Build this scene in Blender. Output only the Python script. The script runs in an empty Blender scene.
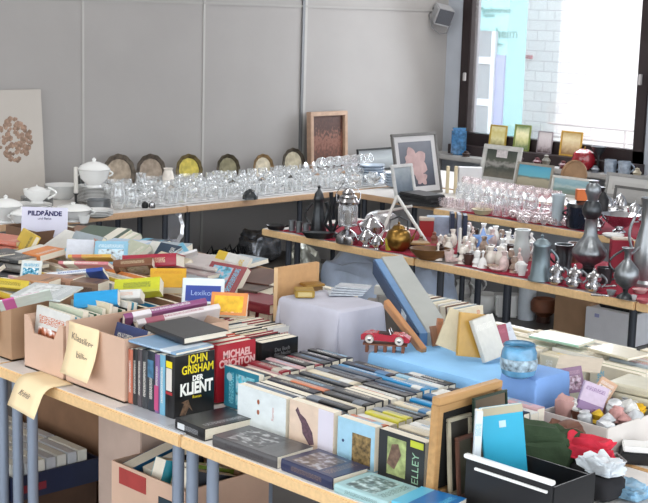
import bpy, bmesh, math, random
from mathutils import Vector, Matrix, Euler
random.seed(7)
S = bpy.context.scene
COL = S.collection
# ---------------------------------------------------------------- camera, light, exposure
F_PX = 1359.1
CAM = Vector((0, 0, 1.84))
_yaw, _pit, _rol = (math.radians(v) for v in (45.373, 9.984, 1.635))
_F = Vector((math.cos(_pit)*math.cos(_yaw), math.cos(_pit)*math.sin(_yaw), -math.sin(_pit)))
_r0 = Vector((math.sin(_yaw), -math.cos(_yaw), 0)); _u0 = _r0.cross(_F)
_R = _r0*math.cos(_rol)+_u0*math.sin(_rol); _U = _u0*math.cos(_rol)-_r0*math.sin(_rol)
cam = bpy.data.cameras.new('camera'); camo = bpy.data.objects.new('camera', cam); COL.objects.link(camo)
cam.sensor_width = 36; cam.lens = F_PX*36/648; cam.clip_end = 200
mw = Matrix((_R, _U, -_F)).transposed().to_4x4(); mw.translation = CAM; camo.matrix_world = mw
S.camera = camo
w = bpy.data.worlds.new('world'); S.world = w; w.use_nodes = True
wn = w.node_tree; bg = wn.nodes['Background']
bg.inputs[0].default_value = (0.92, 0.96, 1.0, 1); bg.inputs[1].default_value = 2.7
S.view_settings.view_transform = 'Standard'; S.view_settings.look = 'None'
S.view_settings.gamma = 1; S.view_settings.use_curve_mapping = False
S.view_settings.exposure = 0.35
sun = bpy.data.lights.new('sun', 'SUN'); sun.energy = 3.0; sun.angle = 0.02; sun.color = (1, .97, .92)
suno = bpy.data.objects.new('sun', sun); COL.objects.link(suno)
suno.rotation_euler = Vector((0.62, 0.25, -0.85)).to_track_quat('-Z', 'Y').to_euler()
def area(name, loc, aim, sx, sy, power, col=(1, 1, 1)):
    l = bpy.data.lights.new(name, 'AREA'); l.shape = 'RECTANGLE'; l.size = sx; l.size_y = sy; l.energy = power; l.color = col
    o = bpy.data.objects.new(name, l); COL.objects.link(o); o.location = loc
    o.rotation_euler = (Vector(aim)-Vector(loc)).to_track_quat('-Z', 'Y').to_euler()
    return o
# unseen fluorescent ceiling fittings of the hall; last one added to brighten the corner
for x, y in ((1.6, 2.0), (1.6, 5.0), (4.2, 2.4), (4.2, 5.0), (6.6, 3.0), (7.1, 5.7)):
    area('unseen_ceiling_lamp', (x, y, 2.97), (x, y, 0), 1.4, .5, 13, (1, .98, .95))
# daylight coming in at the big window
area('window_daylight', (7.70, 5.6, 1.7), (5.0, 5.0, .7), 1.2, 1.1, 26, (.86, .93, 1))

# ---------------------------------------------------------------- helpers
def ray(x, y): return _F+_R*((x-324)/F_PX)-_U*((y-251.5)/F_PX)
def P(x, y, z=.74):
    d = ray(x, y); return CAM+d*((z-CAM.z)/d.z)
def PX(x, y, X):
    d = ray(x, y); return CAM+d*(X/d.x)
def PY(x, y, Y):
    d = ray(x, y); return CAM+d*(Y/d.y)
def mpp(p): return (Vector(p)-CAM).dot(_F)/F_PX      # metres per photo pixel at that depth
def lin(h):
    if not isinstance(h, str): return h
    h = h.lstrip('#'); c = [int(h[i:i+2], 16)/255 for i in (0, 2, 4)]
    return tuple((v/12.92 if v <= .04045 else ((v+.055)/1.055)**2.4) for v in c)
_M = {}
def mat(name, col, rough=.6, metal=0, var=.12, scale=12, bump=0, trans=0, alpha=1, spec=.5, ior=1.45, coat=0, stretch=None):
    key = (name, str(col), rough, metal, var, scale, bump, trans, alpha)
    if key in _M: return _M[key]
    m = bpy.data.materials.new(name); m.use_nodes = True; nt = m.node_tree; b = nt.nodes['Principled BSDF']
    c = lin(col)
    b.inputs['Roughness'].default_value = rough; b.inputs['Metallic'].default_value = metal
    b.inputs['Transmission Weight'].default_value = trans; b.inputs['IOR'].default_value = ior
    b.inputs['Alpha'].default_value = alpha; b.inputs['Specular IOR Level'].default_value = spec
    b.inputs['Coat Weight'].default_value = coat
    b.inputs['Base Color'].default_value = (*c, 1)
    if var > 0 or bump > 0:
        tc = nt.nodes.new('ShaderNodeTexCoord'); n = nt.nodes.new('ShaderNodeTexNoise'); n.inputs['Scale'].default_value = scale
        n.inputs['Detail'].default_value = 4
        if stretch:
            mp = nt.nodes.new('ShaderNodeMapping'); mp.inputs['Scale'].default_value = stretch
            nt.links.new(tc.outputs['Object'], mp.inputs[0]); nt.links.new(mp.outputs[0], n.inputs[0])
        else: nt.links.new(tc.outputs['Object'], n.inputs[0])
        if var > 0:
            r = nt.nodes.new('ShaderNodeValToRGB'); e = r.color_ramp.elements
            e[0].position = .3; e[1].position = .7
            e[0].color = (*[v*(1-var) for v in c], 1); e[1].color = (*[min(1, v*(1+var)) for v in c], 1)
            nt.links.new(n.outputs[0], r.inputs[0]); nt.links.new(r.outputs[0], b.inputs['Base Color'])
        if bump > 0:
            bp = nt.nodes.new('ShaderNodeBump'); bp.inputs['Strength'].default_value = bump; bp.inputs['Distance'].default_value = .01
            nt.links.new(n.outputs[0], bp.inputs['Height']); nt.links.new(bp.outputs[0], b.inputs['Normal'])
    _M[key] = m; return m
def glassmat(name, col=(1, 1, 1), keep=.55, rough=.03):
    """clear glass: part refracting, part plain see-through so that crowded glasses stay bright"""
    key = ('g', name)
    if key in _M: return _M[key]
    m = bpy.data.materials.new(name); m.use_nodes = True; nt = m.node_tree; nt.nodes.clear()
    o = nt.nodes.new('ShaderNodeOutputMaterial'); mx = nt.nodes.new('ShaderNodeMixShader'); mx2 = nt.nodes.new('ShaderNodeMixShader')
    t = nt.nodes.new('ShaderNodeBsdfTransparent'); g = nt.nodes.new('ShaderNodeBsdfGlossy'); d = nt.nodes.new('ShaderNodeBsdfDiffuse')
    fr = nt.nodes.new('ShaderNodeLayerWeight'); fr.inputs[0].default_value = .55
    t.inputs[0].default_value = (*[.8+.2*v for v in lin(col)], 1); g.inputs[0].default_value = (*lin(col), 1); g.inputs[1].default_value = rough+.05
    d.inputs[0].default_value = (*[v*.9 for v in lin(col)], 1)
    mx2.inputs[0].default_value = .45
    nt.links.new(g.outputs[0], mx2.inputs[1]); nt.links.new(d.outputs[0], mx2.inputs[2])
    mr = nt.nodes.new('ShaderNodeMapRange'); mr.inputs[3].default_value = 1-keep-.3; mr.inputs[4].default_value = 1
    nt.links.new(fr.outputs['Facing'], mr.inputs[0]); nt.links.new(mr.outputs[0], mx.inputs[0])
    nt.links.new(t.outputs[0], mx.inputs[1]); nt.links.new(mx2.outputs[0], mx.inputs[2]); nt.links.new(mx.outputs[0], o.inputs[0])
    _M[key] = m; return m

class B:
    """collects shapes into one bmesh"""
    def __init__(s): s.b = bmesh.new()
    def xf(s, vs, M):
        if M is not None: bmesh.ops.transform(s.b, matrix=M, verts=vs)
        return s
    def box(s, c, d, M=None, bev=0):
        r = bmesh.ops.create_cube(s.b, size=1); vs = r['verts']
        for v in vs: v.co = Vector((v.co.x*d[0]+c[0], v.co.y*d[1]+c[1], v.co.z*d[2]+c[2]))
        if bev:
            es = list({e for v in vs for e in v.link_edges}); q = bmesh.ops.bevel(s.b, geom=es, offset=bev, segments=2, affect='EDGES')
            vs = list({v for f in q['faces'] for v in f.verts} | {v for v in vs if v.is_valid})
        return s.xf(vs, M)
    def lathe(s, prof, n=16, M=None, sx=1, sy=1, wav=0, k=8, ang=2*math.pi):
        rings = []; vs = []
        full = abs(ang-2*math.pi) < 1e-6
        for r, z in prof:
            if r <= 1e-6: v = s.b.verts.new((0, 0, z)); rings.append([v]); vs.append(v)
            else:
                rg = []
                for i in range(n if full else n+1):
                    a = ang*i/n; rr = r*(1+wav*math.cos(k*a)); v = s.b.verts.new((rr*math.cos(a)*sx, rr*math.sin(a)*sy, z)); rg.append(v); vs.append(v)
                rings.append(rg)
        for A, C in zip(rings, rings[1:]):
            m = max(len(A), len(C))
            for i in range(m if full else m-1):
                j = (i+1) % m
                try:
                    if len(A) == 1 and len(C) == 1: continue
                    if len(A) == 1: s.b.faces.new((A[0], C[j], C[i]))
                    elif len(C) == 1: s.b.faces.new((A[i], A[j], C[0]))
                    else: s.b.faces.new((A[i], A[j], C[j], C[i]))
                except ValueError: pass
        return s.xf(vs, M)
    def tube(s, pts, r, n=8, closed=False, M=None):
        pts = [Vector(p) for p in pts]; rings = []; vs = []; N = len(pts)
        rs = r if isinstance(r, (list, tuple)) else [r]*N
        for i, p in enumerate(pts):
            a = pts[i-1] if (i > 0 or closed) else p; c = pts[(i+1) % N] if (i < N-1 or closed) else p
            t = (c-a).normalized() if (c-a).length > 0 else Vector((0, 0, 1))
            h = Vector((0, 0, 1)) if abs(t.z) < .9 else Vector((1, 0, 0))
            x = t.cross(h).normalized(); y = t.cross(x)
            rg = [s.b.verts.new(p+(x*math.cos(2*math.pi*k/n)+y*math.sin(2*math.pi*k/n))*rs[i]) for k in range(n)]
            rings.append(rg); vs += rg
        for i in range(N if closed else N-1):
            A, C = rings[i], rings[(i+1) % N]
            for k in range(n): s.b.faces.new((A[k], A[(k+1) % n], C[(k+1) % n], C[k]))
        if not closed:
            s.b.faces.new(rings[0][::-1]); s.b.faces.new(rings[-1])
        return s.xf(vs, M)
    def prism(s, poly, z0, z1, M=None):
        a = [s.b.verts.new((x, y, z0)) for x, y in poly]; c = [s.b.verts.new((x, y, z1)) for x, y in poly]
        s.b.faces.new(a[::-1]); s.b.faces.new(c); n = len(poly)
        for i in range(n): s.b.faces.new((a[i], a[(i+1) % n], c[(i+1) % n], c[i]))
        return s.xf(a+c, M)
    def ball(s, c, r, M=None, sc=(1, 1, 1), sub=2):
        q = bmesh.ops.create_icosphere(s.b, subdivisions=sub, radius=1); 
        for v in q['verts']: v.co = Vector((v.co.x*r*sc[0]+c[0], v.co.y*r*sc[1]+c[1], v.co.z*r*sc[2]+c[2]))
        return s.xf(q['verts'], M)
    def quad(s, pts):
        s.b.faces.new([s.b.verts.new(p) for p in pts]); return s
    def mesh(s, name, m, smooth=True):
        bmesh.ops.recalc_face_normals(s.b, faces=s.b.faces[:])
        me = bpy.data.meshes.new(name); s.b.to_mesh(me); s.b.free()
        me.materials.append(m)
        if smooth:
            me.shade_smooth()
            try: me.set_sharp_from_angle(angle=math.radians(38))
            except Exception: pass
        return me
    def obj(s, name, m, parent=None, smooth=True):
        o = bpy.data.objects.new(name, s.mesh(name, m, smooth)); COL.objects.link(o)
        if parent: o.parent = parent
        return o
def tag(o, label, cat, group=None, kind=None):
    o['label'] = label; o['category'] = cat
    if group: o['group'] = group
    if kind: o['kind'] = kind
    return o
def thing(name, label, cat, loc=(0, 0, 0), rot=(0, 0, 0), group=None):
    o = bpy.data.objects.new(name, None); COL.objects.link(o); o.empty_display_size = .05
    o.location = loc; o.rotation_euler = rot
    return tag(o, label, cat, group)
def struct(o): o['kind'] = 'structure'; return o
def dup(root, loc=None, rot=None, scale=None):
    c = root.copy(); COL.objects.link(c)
    if loc is not None: c.location = loc
    if rot is not None: c.rotation_euler = rot
    if scale is not None: c.scale = (scale,)*3 if not isinstance(scale, tuple) else scale
    for ch in list(root.children):
        d = ch.copy(); COL.objects.link(d); d.parent = c
        for g in list(ch.children):
            e = g.copy(); COL.objects.link(e); e.parent = d
    return c
ORD = 'first second third fourth fifth sixth seventh eighth ninth tenth eleventh twelfth thirteenth fourteenth fifteenth sixteenth seventeenth eighteenth nineteenth twentieth twenty-first twenty-second twenty-third twenty-fourth twenty-fifth twenty-sixth twenty-seventh twenty-eighth twenty-ninth thirtieth'.split()
def text(name, body, size, m, parent, M, ext=.0006, sx=1, align='CENTER', bold=0):
    cu = bpy.data.curves.new(name, 'FONT'); cu.body = body; cu.size = size; cu.extrude = ext; cu.align_x = align; cu.align_y = 'CENTER'; cu.offset = bold
    cu.space_line = .85
    to = bpy.data.objects.new('tmp_text', cu); COL.objects.link(to)
    dg = bpy.context.evaluated_depsgraph_get(); me = bpy.data.meshes.new_from_object(to.evaluated_get(dg))
    bpy.data.objects.remove(to); bpy.data.curves.remove(cu)
    for v in me.vertices: v.co.x *= sx
    me.transform(M); me.materials.clear(); me.materials.append(m); me.name = name
    o = bpy.data.objects.new(name, me); COL.objects.link(o); o.parent = parent
    return o
def axes(x, y):
    x = Vector(x).normalized(); y = Vector(y); y = (y-x*y.dot(x)).normalized(); return Matrix((x, y, x.cross(y))).transposed()

# ---------------------------------------------------------------- shared materials
wood = mat('light_beech_laminate', '#e3bf8d', .45, var=.08, scale=6, stretch=(1, 14, 14))
woodX = mat('light_beech_laminate_edge', '#c9a684', .5, var=.08, scale=6, stretch=(14, 1, 14))
tabtop = mat('grey_table_laminate', '#dedad6', .4, var=.04, scale=30)
legm = mat('blue_grey_steel', '#8a95a6', .4, .3, var=.03)
darkleg = mat('dark_steel', '#3c4048', .4, .4, var=.03)
card = mat('cardboard', '#b08e70', .85, var=.1, scale=9, bump=.05)
cardpink = mat('pale_cardboard', '#cfae98', .85, var=.07, scale=7, bump=.05)
cardin = mat('cardboard_dark', '#7d6048', .9, var=.12, scale=9)
paper = mat('paper_pages', '#e6dfcf', .9, var=.1, scale=90, stretch=(1, 1, 40))
notep = mat('cream_note_paper', '#efd9b0', .9, var=.04, scale=5)
white = mat('white_china', '#ecedec', .15, var=.03, coat=.4)
offw = mat('offwhite_china', '#e4ddd4', .25, var=.12, scale=40)
silver = mat('polished_silver', '#c9c9cc', .18, 1, var=.1, scale=20)
pewter = mat('dull_pewter', '#8d9296', .36, .9, var=.3, scale=22)
dpewter = mat('dark_pewter', '#4a4d50', .34, .85, var=.3, scale=22)
black = mat('black_plastic', '#17181b', .4, var=.1)
brass = mat('aged_brass', '#8a6a35', .3, .9, var=.3, scale=25)
redcl = mat('red_cloth', '#93273b', .95, var=.2, scale=18, bump=.2)
glass = glassmat('clear_glass', (.97, .99, 1.0), .6)
pinkg = glassmat('rosy_glass', (.98, .91, .92), .55)
greyg = glassmat('smoky_glass', (.75, .77, .8), .5)
brownw = mat('dark_brown_wood', '#5c3a22', .35, var=.25, scale=8, stretch=(1, 8, 8))
ink = mat('black_ink', '#1c1c20', .7, var=0)
whiteink = mat('white_print', '#f0f0ea', .6, var=0)
yellowink = mat('yellow_print', '#e6d21e', .6, var=0)
# ---------------------------------------------------------------- structure
WY, WX = 6.70, 7.84            # back wall plane, window wall plane
wallm = mat('grey_wall_panel', '#989593', .75, var=.03, scale=3)
seamm = mat('pale_joint_strip', '#a9a7a4', .6, var=.02)
darkseam = mat('grey_aluminium_joint', '#6f7072', .5, .3, var=.05)
wallr = mat('grey_plaster', '#a3a8b0', .85, var=.04, scale=6)
floorm = mat('dark_grey_brown_floor', '#5d5a59', .45, var=.12, scale=4)
struct(B().box((3, 3, -.05), (12, 12, .1)).obj('floor', floorm, smooth=False))
struct(B().box((2.5, 3, 3.05), (10.9, 9, .1)).obj('ceiling', mat('white_ceiling', '#d8d6d2', .9, var=.02), smooth=False))
struct(B().box((2.92, WY+.06, 1.5), (9.84, .12, 3.0)).obj('wall_back', wallm, smooth=False))
for i, (x, t, m, d) in enumerate([(3.69, .014, seamm, .004), (4.593, .014, seamm, .004), (5.50, .016, seamm, .005), (6.375, .03, seamm, .006), (6.352, .022, darkseam, .012)]):
    struct(B().box((x, WY-d/2, 1.5), (t, d, 3.0)).obj('trim_%d' % (i+1), m, smooth=False))
struct(B().box((3.4, WY-.004, 1.875), (8.8, .008, .014)).obj('trim_6', mat('pale_joint_grey', '#9b9996', .7, var=.02), smooth=False))
# window wall, opening Y 4.99..6.50, Z .93..2.6
y0, y1, z0, z1 = 4.99, 6.50, .95, 2.6
T = .14
wb = B()
wb.box((WX+T/2, (y1+6.82)/2, 1.5), (T, 6.82-y1, 3.0))
wb.box((WX+T/2, (y0-3)/2, 1.5), (T, y0+3, 3.0))
wb.box((WX+T/2, (y0+y1)/2, z0/2), (T, y1-y0, z0))
wb.box((WX+T/2, (y0+y1)/2, (z1+3)/2), (T, y1-y0, 3-z1))
struct(wb.obj('wall_window', wallr, smooth=False))
struct(B().box((WX-.11, 4.6, .815), (.22, 4.2, .035), bev=.004).obj('trim_7', mat('grey_stone_sill', '#a3a2a1', .5, var=.08, scale=25), smooth=False))
win = bpy.data.objects.new('window_1', None); COL.objects.link(win); struct(win)
fm = mat('dark_brown_frame', '#241a1b', .45, var=.08)
fb = B(); fw = .085
for c, d in (((WX+.03, y1-fw/2+.05, 1.75), (.09, fw, 1.75)), ((WX+.03, y0+fw/2-.05, 1.75), (.09, fw, 1.75)), ((WX+.03, (y0+y1)/2, z0-.01), (.09, y1-y0+.1, .10)), ((WX+.03, (y0+y1)/2, z1-.03), (.09, y1-y0+.1, .09))):
    fb.box(c, d, bev=.006)
o = fb.obj('window_frame', fm, win, smooth=False); struct(o)
hb = B(); hb.box((WX-.03, y1-.01, 1.40), (.02, .022, .06), bev=.003).box((WX-.03, y0+.0, 1.46), (.02, .022, .07), bev=.003)
struct(hb.obj('window_fitting', mat('light_metal_fitting', '#b7b4b4', .4, .4, var=0), win))
struct(B().box((WX+.04, (y0+y1)/2, 1.75), (.006, y1-y0, 1.7)).obj('window_pane', glassmat('window_glass', (1, 1, 1), .69), win, smooth=False))
# dark lower sill band below the window on the room side
struct(B().box((WX-.05, (y0+y1)/2-.0, .868), (.10, y1-y0+.12, .07)).obj('trim_8', mat('dark_brown_sill_band', '#2f2526', .5, var=.1), smooth=False))
# outside: pale facade and whitewashed brick wall across the lane
struct(B().box((17, 6, -.6), (16, 30, .1)).obj('ground', mat('pale_paving', '#b9b4ae', .9, var=.1, scale=3), smooth=False))
fac = thing('neighbour_house', 'pale cyan house front with lettering and a white window, seen outside', 'house', (11.0, 0, 0))
cyan = mat('pale_cyan_render', '#86bfc4', .9, var=.02, scale=2)
ya = PX(507, 60, 11.0).y
B().box((.15, (ya+12)/2, 2.2), (.3, 12-ya, 5.6)).obj('house_wall', cyan, fac, smooth=False)
a = PX(505, 55, 10.98); c = PX(474, 60, 10.98)
B().box((-.01, (a.y+c.y+1)/2, .35), (.03, abs(c.y-a.y)+1, a.z*2-.7)).obj('window_recess', mat('lilac_grey_recess', '#7f8bb0', .8, var=.03), fac, smooth=False)
q0 = PX(476, 62, 10.95); q1 = PX(488, 148, 10.95)
wf = B(); wy = (q1.y+q0.y)/2+.15
wf.box((-.03, q1.y, .7), (.04, .045, 2.0)).box((-.03, q1.y+.5, .7), (.04, .045, 2.0))
for yy in (102, 60): wf.box((-.03, q1.y+.25, PX(480, yy, 10.95).z), (.04, .455, .07))
wf.obj('window_frame', mat('white_window_frame', '#b9c3cc', .5, var=0), fac, smooth=False)
B().box((-.035, q1.y+.25, .7), (.01, .5, 2.0)).obj('window_pane', mat('grey_window_pane', '#6f7a82', .3, var=.1), fac, smooth=False)
lm = mat('pale_green_lettering', '#347f7b', .8, var=0)
MT = Matrix.Translation
def on_facade(px, py, body, size):
    p = PX(px, py, 10.98); text('lettering', body, size, lm, fac, MT((-.012, p.y, p.z)) @ axes((0, -1, 0), (0, 0, 1)).to_4x4(), .003)
on_facade(494, 10, 'Musikverein', .085); on_facade(488, 15, 'Garten', .055); on_facade(494, 33, 'ingenheim', .145)
p = PX(493, 44, 10.98); B().box((-.012, p.y, p.z), (.01, .24, .010)).obj('painted_line', lm, fac, smooth=False)
bk = thing('brick_wall', 'whitewashed brick wall across the lane outside the window', 'wall', (12.6, 0, 0))
bm_ = bpy.data.materials.new('whitewashed_brick'); bm_.use_nodes = True; nt = bm_.node_tree
br = nt.nodes.new('ShaderNodeTexBrick'); tc = nt.nodes.new('ShaderNodeTexCoord'); mp = nt.nodes.new('ShaderNodeMapping')
mp.inputs['Rotation'].default_value = (0, math.radians(90), math.radians(90))
sx_ = nt.nodes.new('ShaderNodeSeparateXYZ'); cx_ = nt.nodes.new('ShaderNodeCombineXYZ')
nt.links.new(tc.outputs['Object'], sx_.inputs[0]); nt.links.new(sx_.outputs[1], cx_.inputs[0]); nt.links.new(sx_.outputs[2], cx_.inputs[1]); nt.links.new(cx_.outputs[0], br.inputs[0])
br.inputs['Scale'].default_value = 2.2; br.inputs['Color1'].default_value = (.86, .80, .82, 1); br.inputs['Color2'].default_value = (.80, .74, .77, 1); br.inputs['Mortar'].default_value = (.62, .54, .58, 1)
br.inputs['Mortar Size'].default_value = .014
nt.links.new(br.outputs[0], nt.nodes['Principled BSDF'].inputs['Base Color']); nt.nodes['Principled BSDF'].inputs['Roughness'].default_value = .9
B().box((.15, 5, 2.2), (.3, 14, 5.6)).obj('brick_face', bm_, bk, smooth=False)
p = PX(526, 57, 12.55); B().box((-.02, p.y, p.z), (.04, .11, .04)).obj('red_plate', mat('red_enamel', '#a03048', .5, var=.05), bk, smooth=False)
g = thing('outdoor_railing', 'pale grey two-bar railing outside the window', 'railing', (12.3, 0, -.55)); rm_ = mat('pale_grey_rail', '#b0a8aa', .5, var=0)
for yy in (128, 141): B().tube([(0, 1, PX(600, yy, 12.3).z+.55), (0, 9, PX(600, yy, 12.3).z+.55)], .012).obj('rail_bar', rm_, g)
for yy2 in (2, 4, 6, 8): B().tube([(0, yy2, PX(600, 128, 12.3).z+.54), (0, yy2, 0)], .012).obj('post', rm_, g)

# ---------------------------------------------------------------- tables
def table(label, x0, x1, y0, y1, edge, legs, lm=legm, group='market tables', top=tabtop, th=.035):
    t = thing('folding_table', label, 'table', ((x0+x1)/2, (y0+y1)/2, 0), group=group)
    w_, d_ = x1-x0, y1-y0
    B().box((0, 0, .74-th/2-.0005), (w_, d_, th-.001), bev=.004).obj('tabletop_core', edge, t, smooth=False)
    B().box((0, 0, .7395), (w_-.012, d_-.012, .002)).obj('laminate_top', top, t, smooth=False)
    for x, y in legs: B().tube([(x-t.location.x, y-t.location.y, .005), (x-t.location.x, y-t.location.y, .70)], .0165, 12).obj('leg', lm, t)
    return t
def ends(x0, x1, y0, y1, i=.08): return [(x0+i, y0+i), (x1-i, y0+i), (x0+i, y1-i), (x1-i, y1-i)]
table('near beech-edged book table with the thriller books', 2.14, 2.85, 1.55, 2.683, wood, [(2.24, 1.65), (2.77, 1.65), (2.20, 2.62), (2.77, 2.60)])
table('near beech-edged table carrying the cardboard boxes with notes', 2.14, 2.85, 2.687, 3.603, wood, [(2.20, 2.765), (2.20, 2.705), (2.20, 3.57), (2.20, 3.485), (2.77, 2.77), (2.77, 3.50)])
table('near beech-edged table at the cropped end of the boxes', 2.14, 2.85, 3.607, 5.2, wood, [(2.20, 3.655), (2.80, 4.45), (2.21, 5.1), (2.77, 5.1)])
table('rear half of the book display under the blue cloth', 2.865, 3.58, 1.55, 3.3, wood, ends(2.865, 3.58, 1.55, 3.3))
table('rear half of the book display under the jumbled boxes', 2.865, 3.58, 3.31, 5.2, wood, ends(2.865, 3.58, 3.31, 5.2))
yj = P(392, 262).y
table('middle beech-edged table with lantern and trays', 4.60, 5.28, yj+.003, 5.12, wood, [(4.70, 5.02), (4.79, 5.05), (5.2, 5.03), (4.70, yj+.1), (4.72, yj+.2), (5.2, yj+.1)], darkleg)
yk = P(636, 302).y
table('middle beech-edged table with china jumble and pewter', 4.60, 5.28, yk+.003, yj-.003, wood, [(4.70, yj-.08), (4.72, yk+.08), (5.2, yj-.08), (5.2, yk+.1)], darkleg)
table('middle beech-edged table at the edge of view', 4.60, 5.28, yk-1.8, yk-.003, wood, [(4.70, yk-.08), (4.70, yk-1.7), (5.2, yk-.1), (5.2, yk-1.7)], darkleg)
table('beech-edged glassware table with red cloth below the window', 5.91, 6.64, 2.4, 5.10, wood, ends(5.91, 6.64, 2.4, 5.10), darkleg)
table('small corner table between wall table and glassware table', 6.03, 6.66, 5.13, 5.92, woodX, [(6.11, 5.21), (6.11, 5.84), (6.58, 5.84), (6.30, 5.18)], darkleg)
table('table against the window parapet holding framed pictures', 6.70, 7.46, 3.2, 6.62, woodX, ends(6.70, 7.46, 3.2, 6.62), darkleg)
table('long wall table end with dinner china', 3.0, 4.78, 5.95, 6.66, woodX, [(3.1, 6.05), (4.25, 6.05), (4.70, 6.05), (4.70, 6.5), (3.1, 6.5)], darkleg)
table('long wall table end with drinking glasses', 4.785, 6.66, 5.95, 6.66, woodX, [(4.86, 6.05), (6.5, 6.05), (5.75, 6.05), (4.86, 6.5), (6.5, 6.5)], darkleg)
# cloths
def cloth(name, label, x0, x1, y0, y1, m, z=.7412, drop=0, seed=1):
    rnd = random.Random(seed); b = B(); n = 26; k = 12; g = []
    for i in range(n+1):
        row = []
        for j in range(k+1):
            x = x0+(x1-x0)*j/k; y = y0+(y1-y0)*i/n; e = .012*math.sin(i*1.3+seed)*(j in (0, k))
            row.append(b.b.verts.new((x+e, y, z+.003+.002*math.sin(i*.9+j*.7)*rnd.random())))
        g.append(row)
    for i in range(n):
        for j in range(k): b.b.faces.new((g[i][j], g[i][j+1], g[i+1][j+1], g[i+1][j]))
    o = b.obj(name, m); md = o.modifiers.new('thickness', 'SOLIDIFY'); md.thickness = .002; md.offset = 1
    return tag(o, label, 'cloth')
cloth('red_cloth', 'red cloth under the pewter jugs and china jumble', 4.615, 5.24, 2.2, P(440, 268).y, redcl, seed=1)
cloth('red_cloth', 'red cloth piece under the brass pot and lantern', 4.62, 5.22, P(430, 262).y+.05, 5.0, redcl, seed=2)
cloth('red_cloth', 'red cloth under the crowded glasses by the window', 5.925, 6.60, 2.6, P(462, 212).y, redcl, seed=3)
cloth('white_cloth', 'white paper runner under the drinking glasses', 4.6, 6.60, 6.0, 6.62, mat('white_runner', '#d2d2d4', .9, var=.05), seed=4)
# ---------------------------------------------------------------- generic small things
def at(bx, by, z=.74):
    p = P(bx, by, z); return p, mpp(p)
def lathe_thing(name, label, cat, bx, by, prof, m, z=.742, group=None, n=20, **kw):
    p, s = at(bx, by, z); b = B(); b.lathe([(r*s, h*s) for r, h in prof], n, **kw)
    o = b.obj(name, m); o.location = p; return tag(o, label, cat, group)
def lathe_parts(name, label, cat, bx, by, parts, z=.742, group=None, rz=0):
    """parts: (name, profile in photo pixels | callable(B, s), material)"""
    p, s = at(bx, by, z); t = thing(name, label, cat, p, (0, 0, rz), group)
    for nm, pr, m in parts:
        b = B()
        if callable(pr): pr(b, s)
        else: b.lathe([(r*s, h*s) for r, h in pr], 20)
        b.obj(nm, m, t)
    return t, s
FACE = math.radians(45.4-90)      # rotation so that local +x reads as picture-right
def handle_loop(r0, z0, z1, out, th=1.0, side=1):
    def f(b, s):
        pts = [(side*(r0+out*math.sin(math.pi*i/10))*s, 0, (z0+(z1-z0)*i/10)*s) for i in range(11)]
        b.tube(pts, th*s, 8)
    return f
def spout(r0, z0, r1, z1, th=1.2, side=-1):
    def f(b, s): b.tube([(side*r0*s, 0, z0*s), (side*(r0*.5+r1*.5)*s, 0, (z0*.7+z1*.3)*s), (side*r1*s, 0, z1*s)], [th*1.4*s, th*s, th*.7*s], 8)
    return f
# ---- picture frames
def frame(name, label, p, w_, h_, fw, fcol, art, lean=8, yaw=0, mount=None, mw=.02, depth=.018, metal=0, group=None, cat='picture', roll=0, standm=None):
    """p: bottom centre; yaw: facing direction (angle of the outward normal)"""
    t = thing(name, label, cat, p, group=group)
    M = Matrix.Rotation(yaw+math.pi/2, 4, 'Z') @ Matrix.Rotation(math.radians(-lean), 4, 'X') @ Matrix.Rotation(math.radians(roll), 4, 'Y')
    t.matrix_world = Matrix.Translation(p) @ M      # local: x right, z up, -y outward
    fm_ = mat(name+'_moulding', fcol, .45, metal, var=.12, scale=30)
    b = B()
    for c, d in (((0, 0, fw/2), (w_, depth, fw)), ((0, 0, h_-fw/2), (w_, depth, fw)), ((-w_/2+fw/2, 0, h_/2), (fw, depth*.98, h_-2*fw*.98)), ((w_/2-fw/2, 0, h_/2), (fw, depth*.98, h_-2*fw*.98))): b.box(c, d, bev=min(.003, fw*.2))
    b.obj('moulding', fm_, t, smooth=False)
    B().box((0, depth*.3, h_/2), (w_-fw, .004, h_-fw)).obj('backing_board', mat('backing_board', '#6b5c4c', .9), t, smooth=False)
    iw, ih = w_-2*fw, h_-2*fw
    if mount:
        b = B()
        for c, d in (((0, 0, fw+mw/2), (iw, .003, mw)), ((0, 0, h_-fw-mw/2), (iw, .003, mw)), ((-iw/2+mw/2, 0, h_/2), (mw, .003, ih-2*mw)), ((iw/2-mw/2, 0, h_/2), (mw, .003, ih-2*mw))): b.box(c, d)
        b.obj('mount', mat('mount_card', mount, .9, var=.02), t, smooth=False); iw -= 2*mw; ih -= 2*mw
    a = B().box((0, .002, h_/2), (iw, .003, ih)).obj('picture', art, t, smooth=False)
    return t
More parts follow.
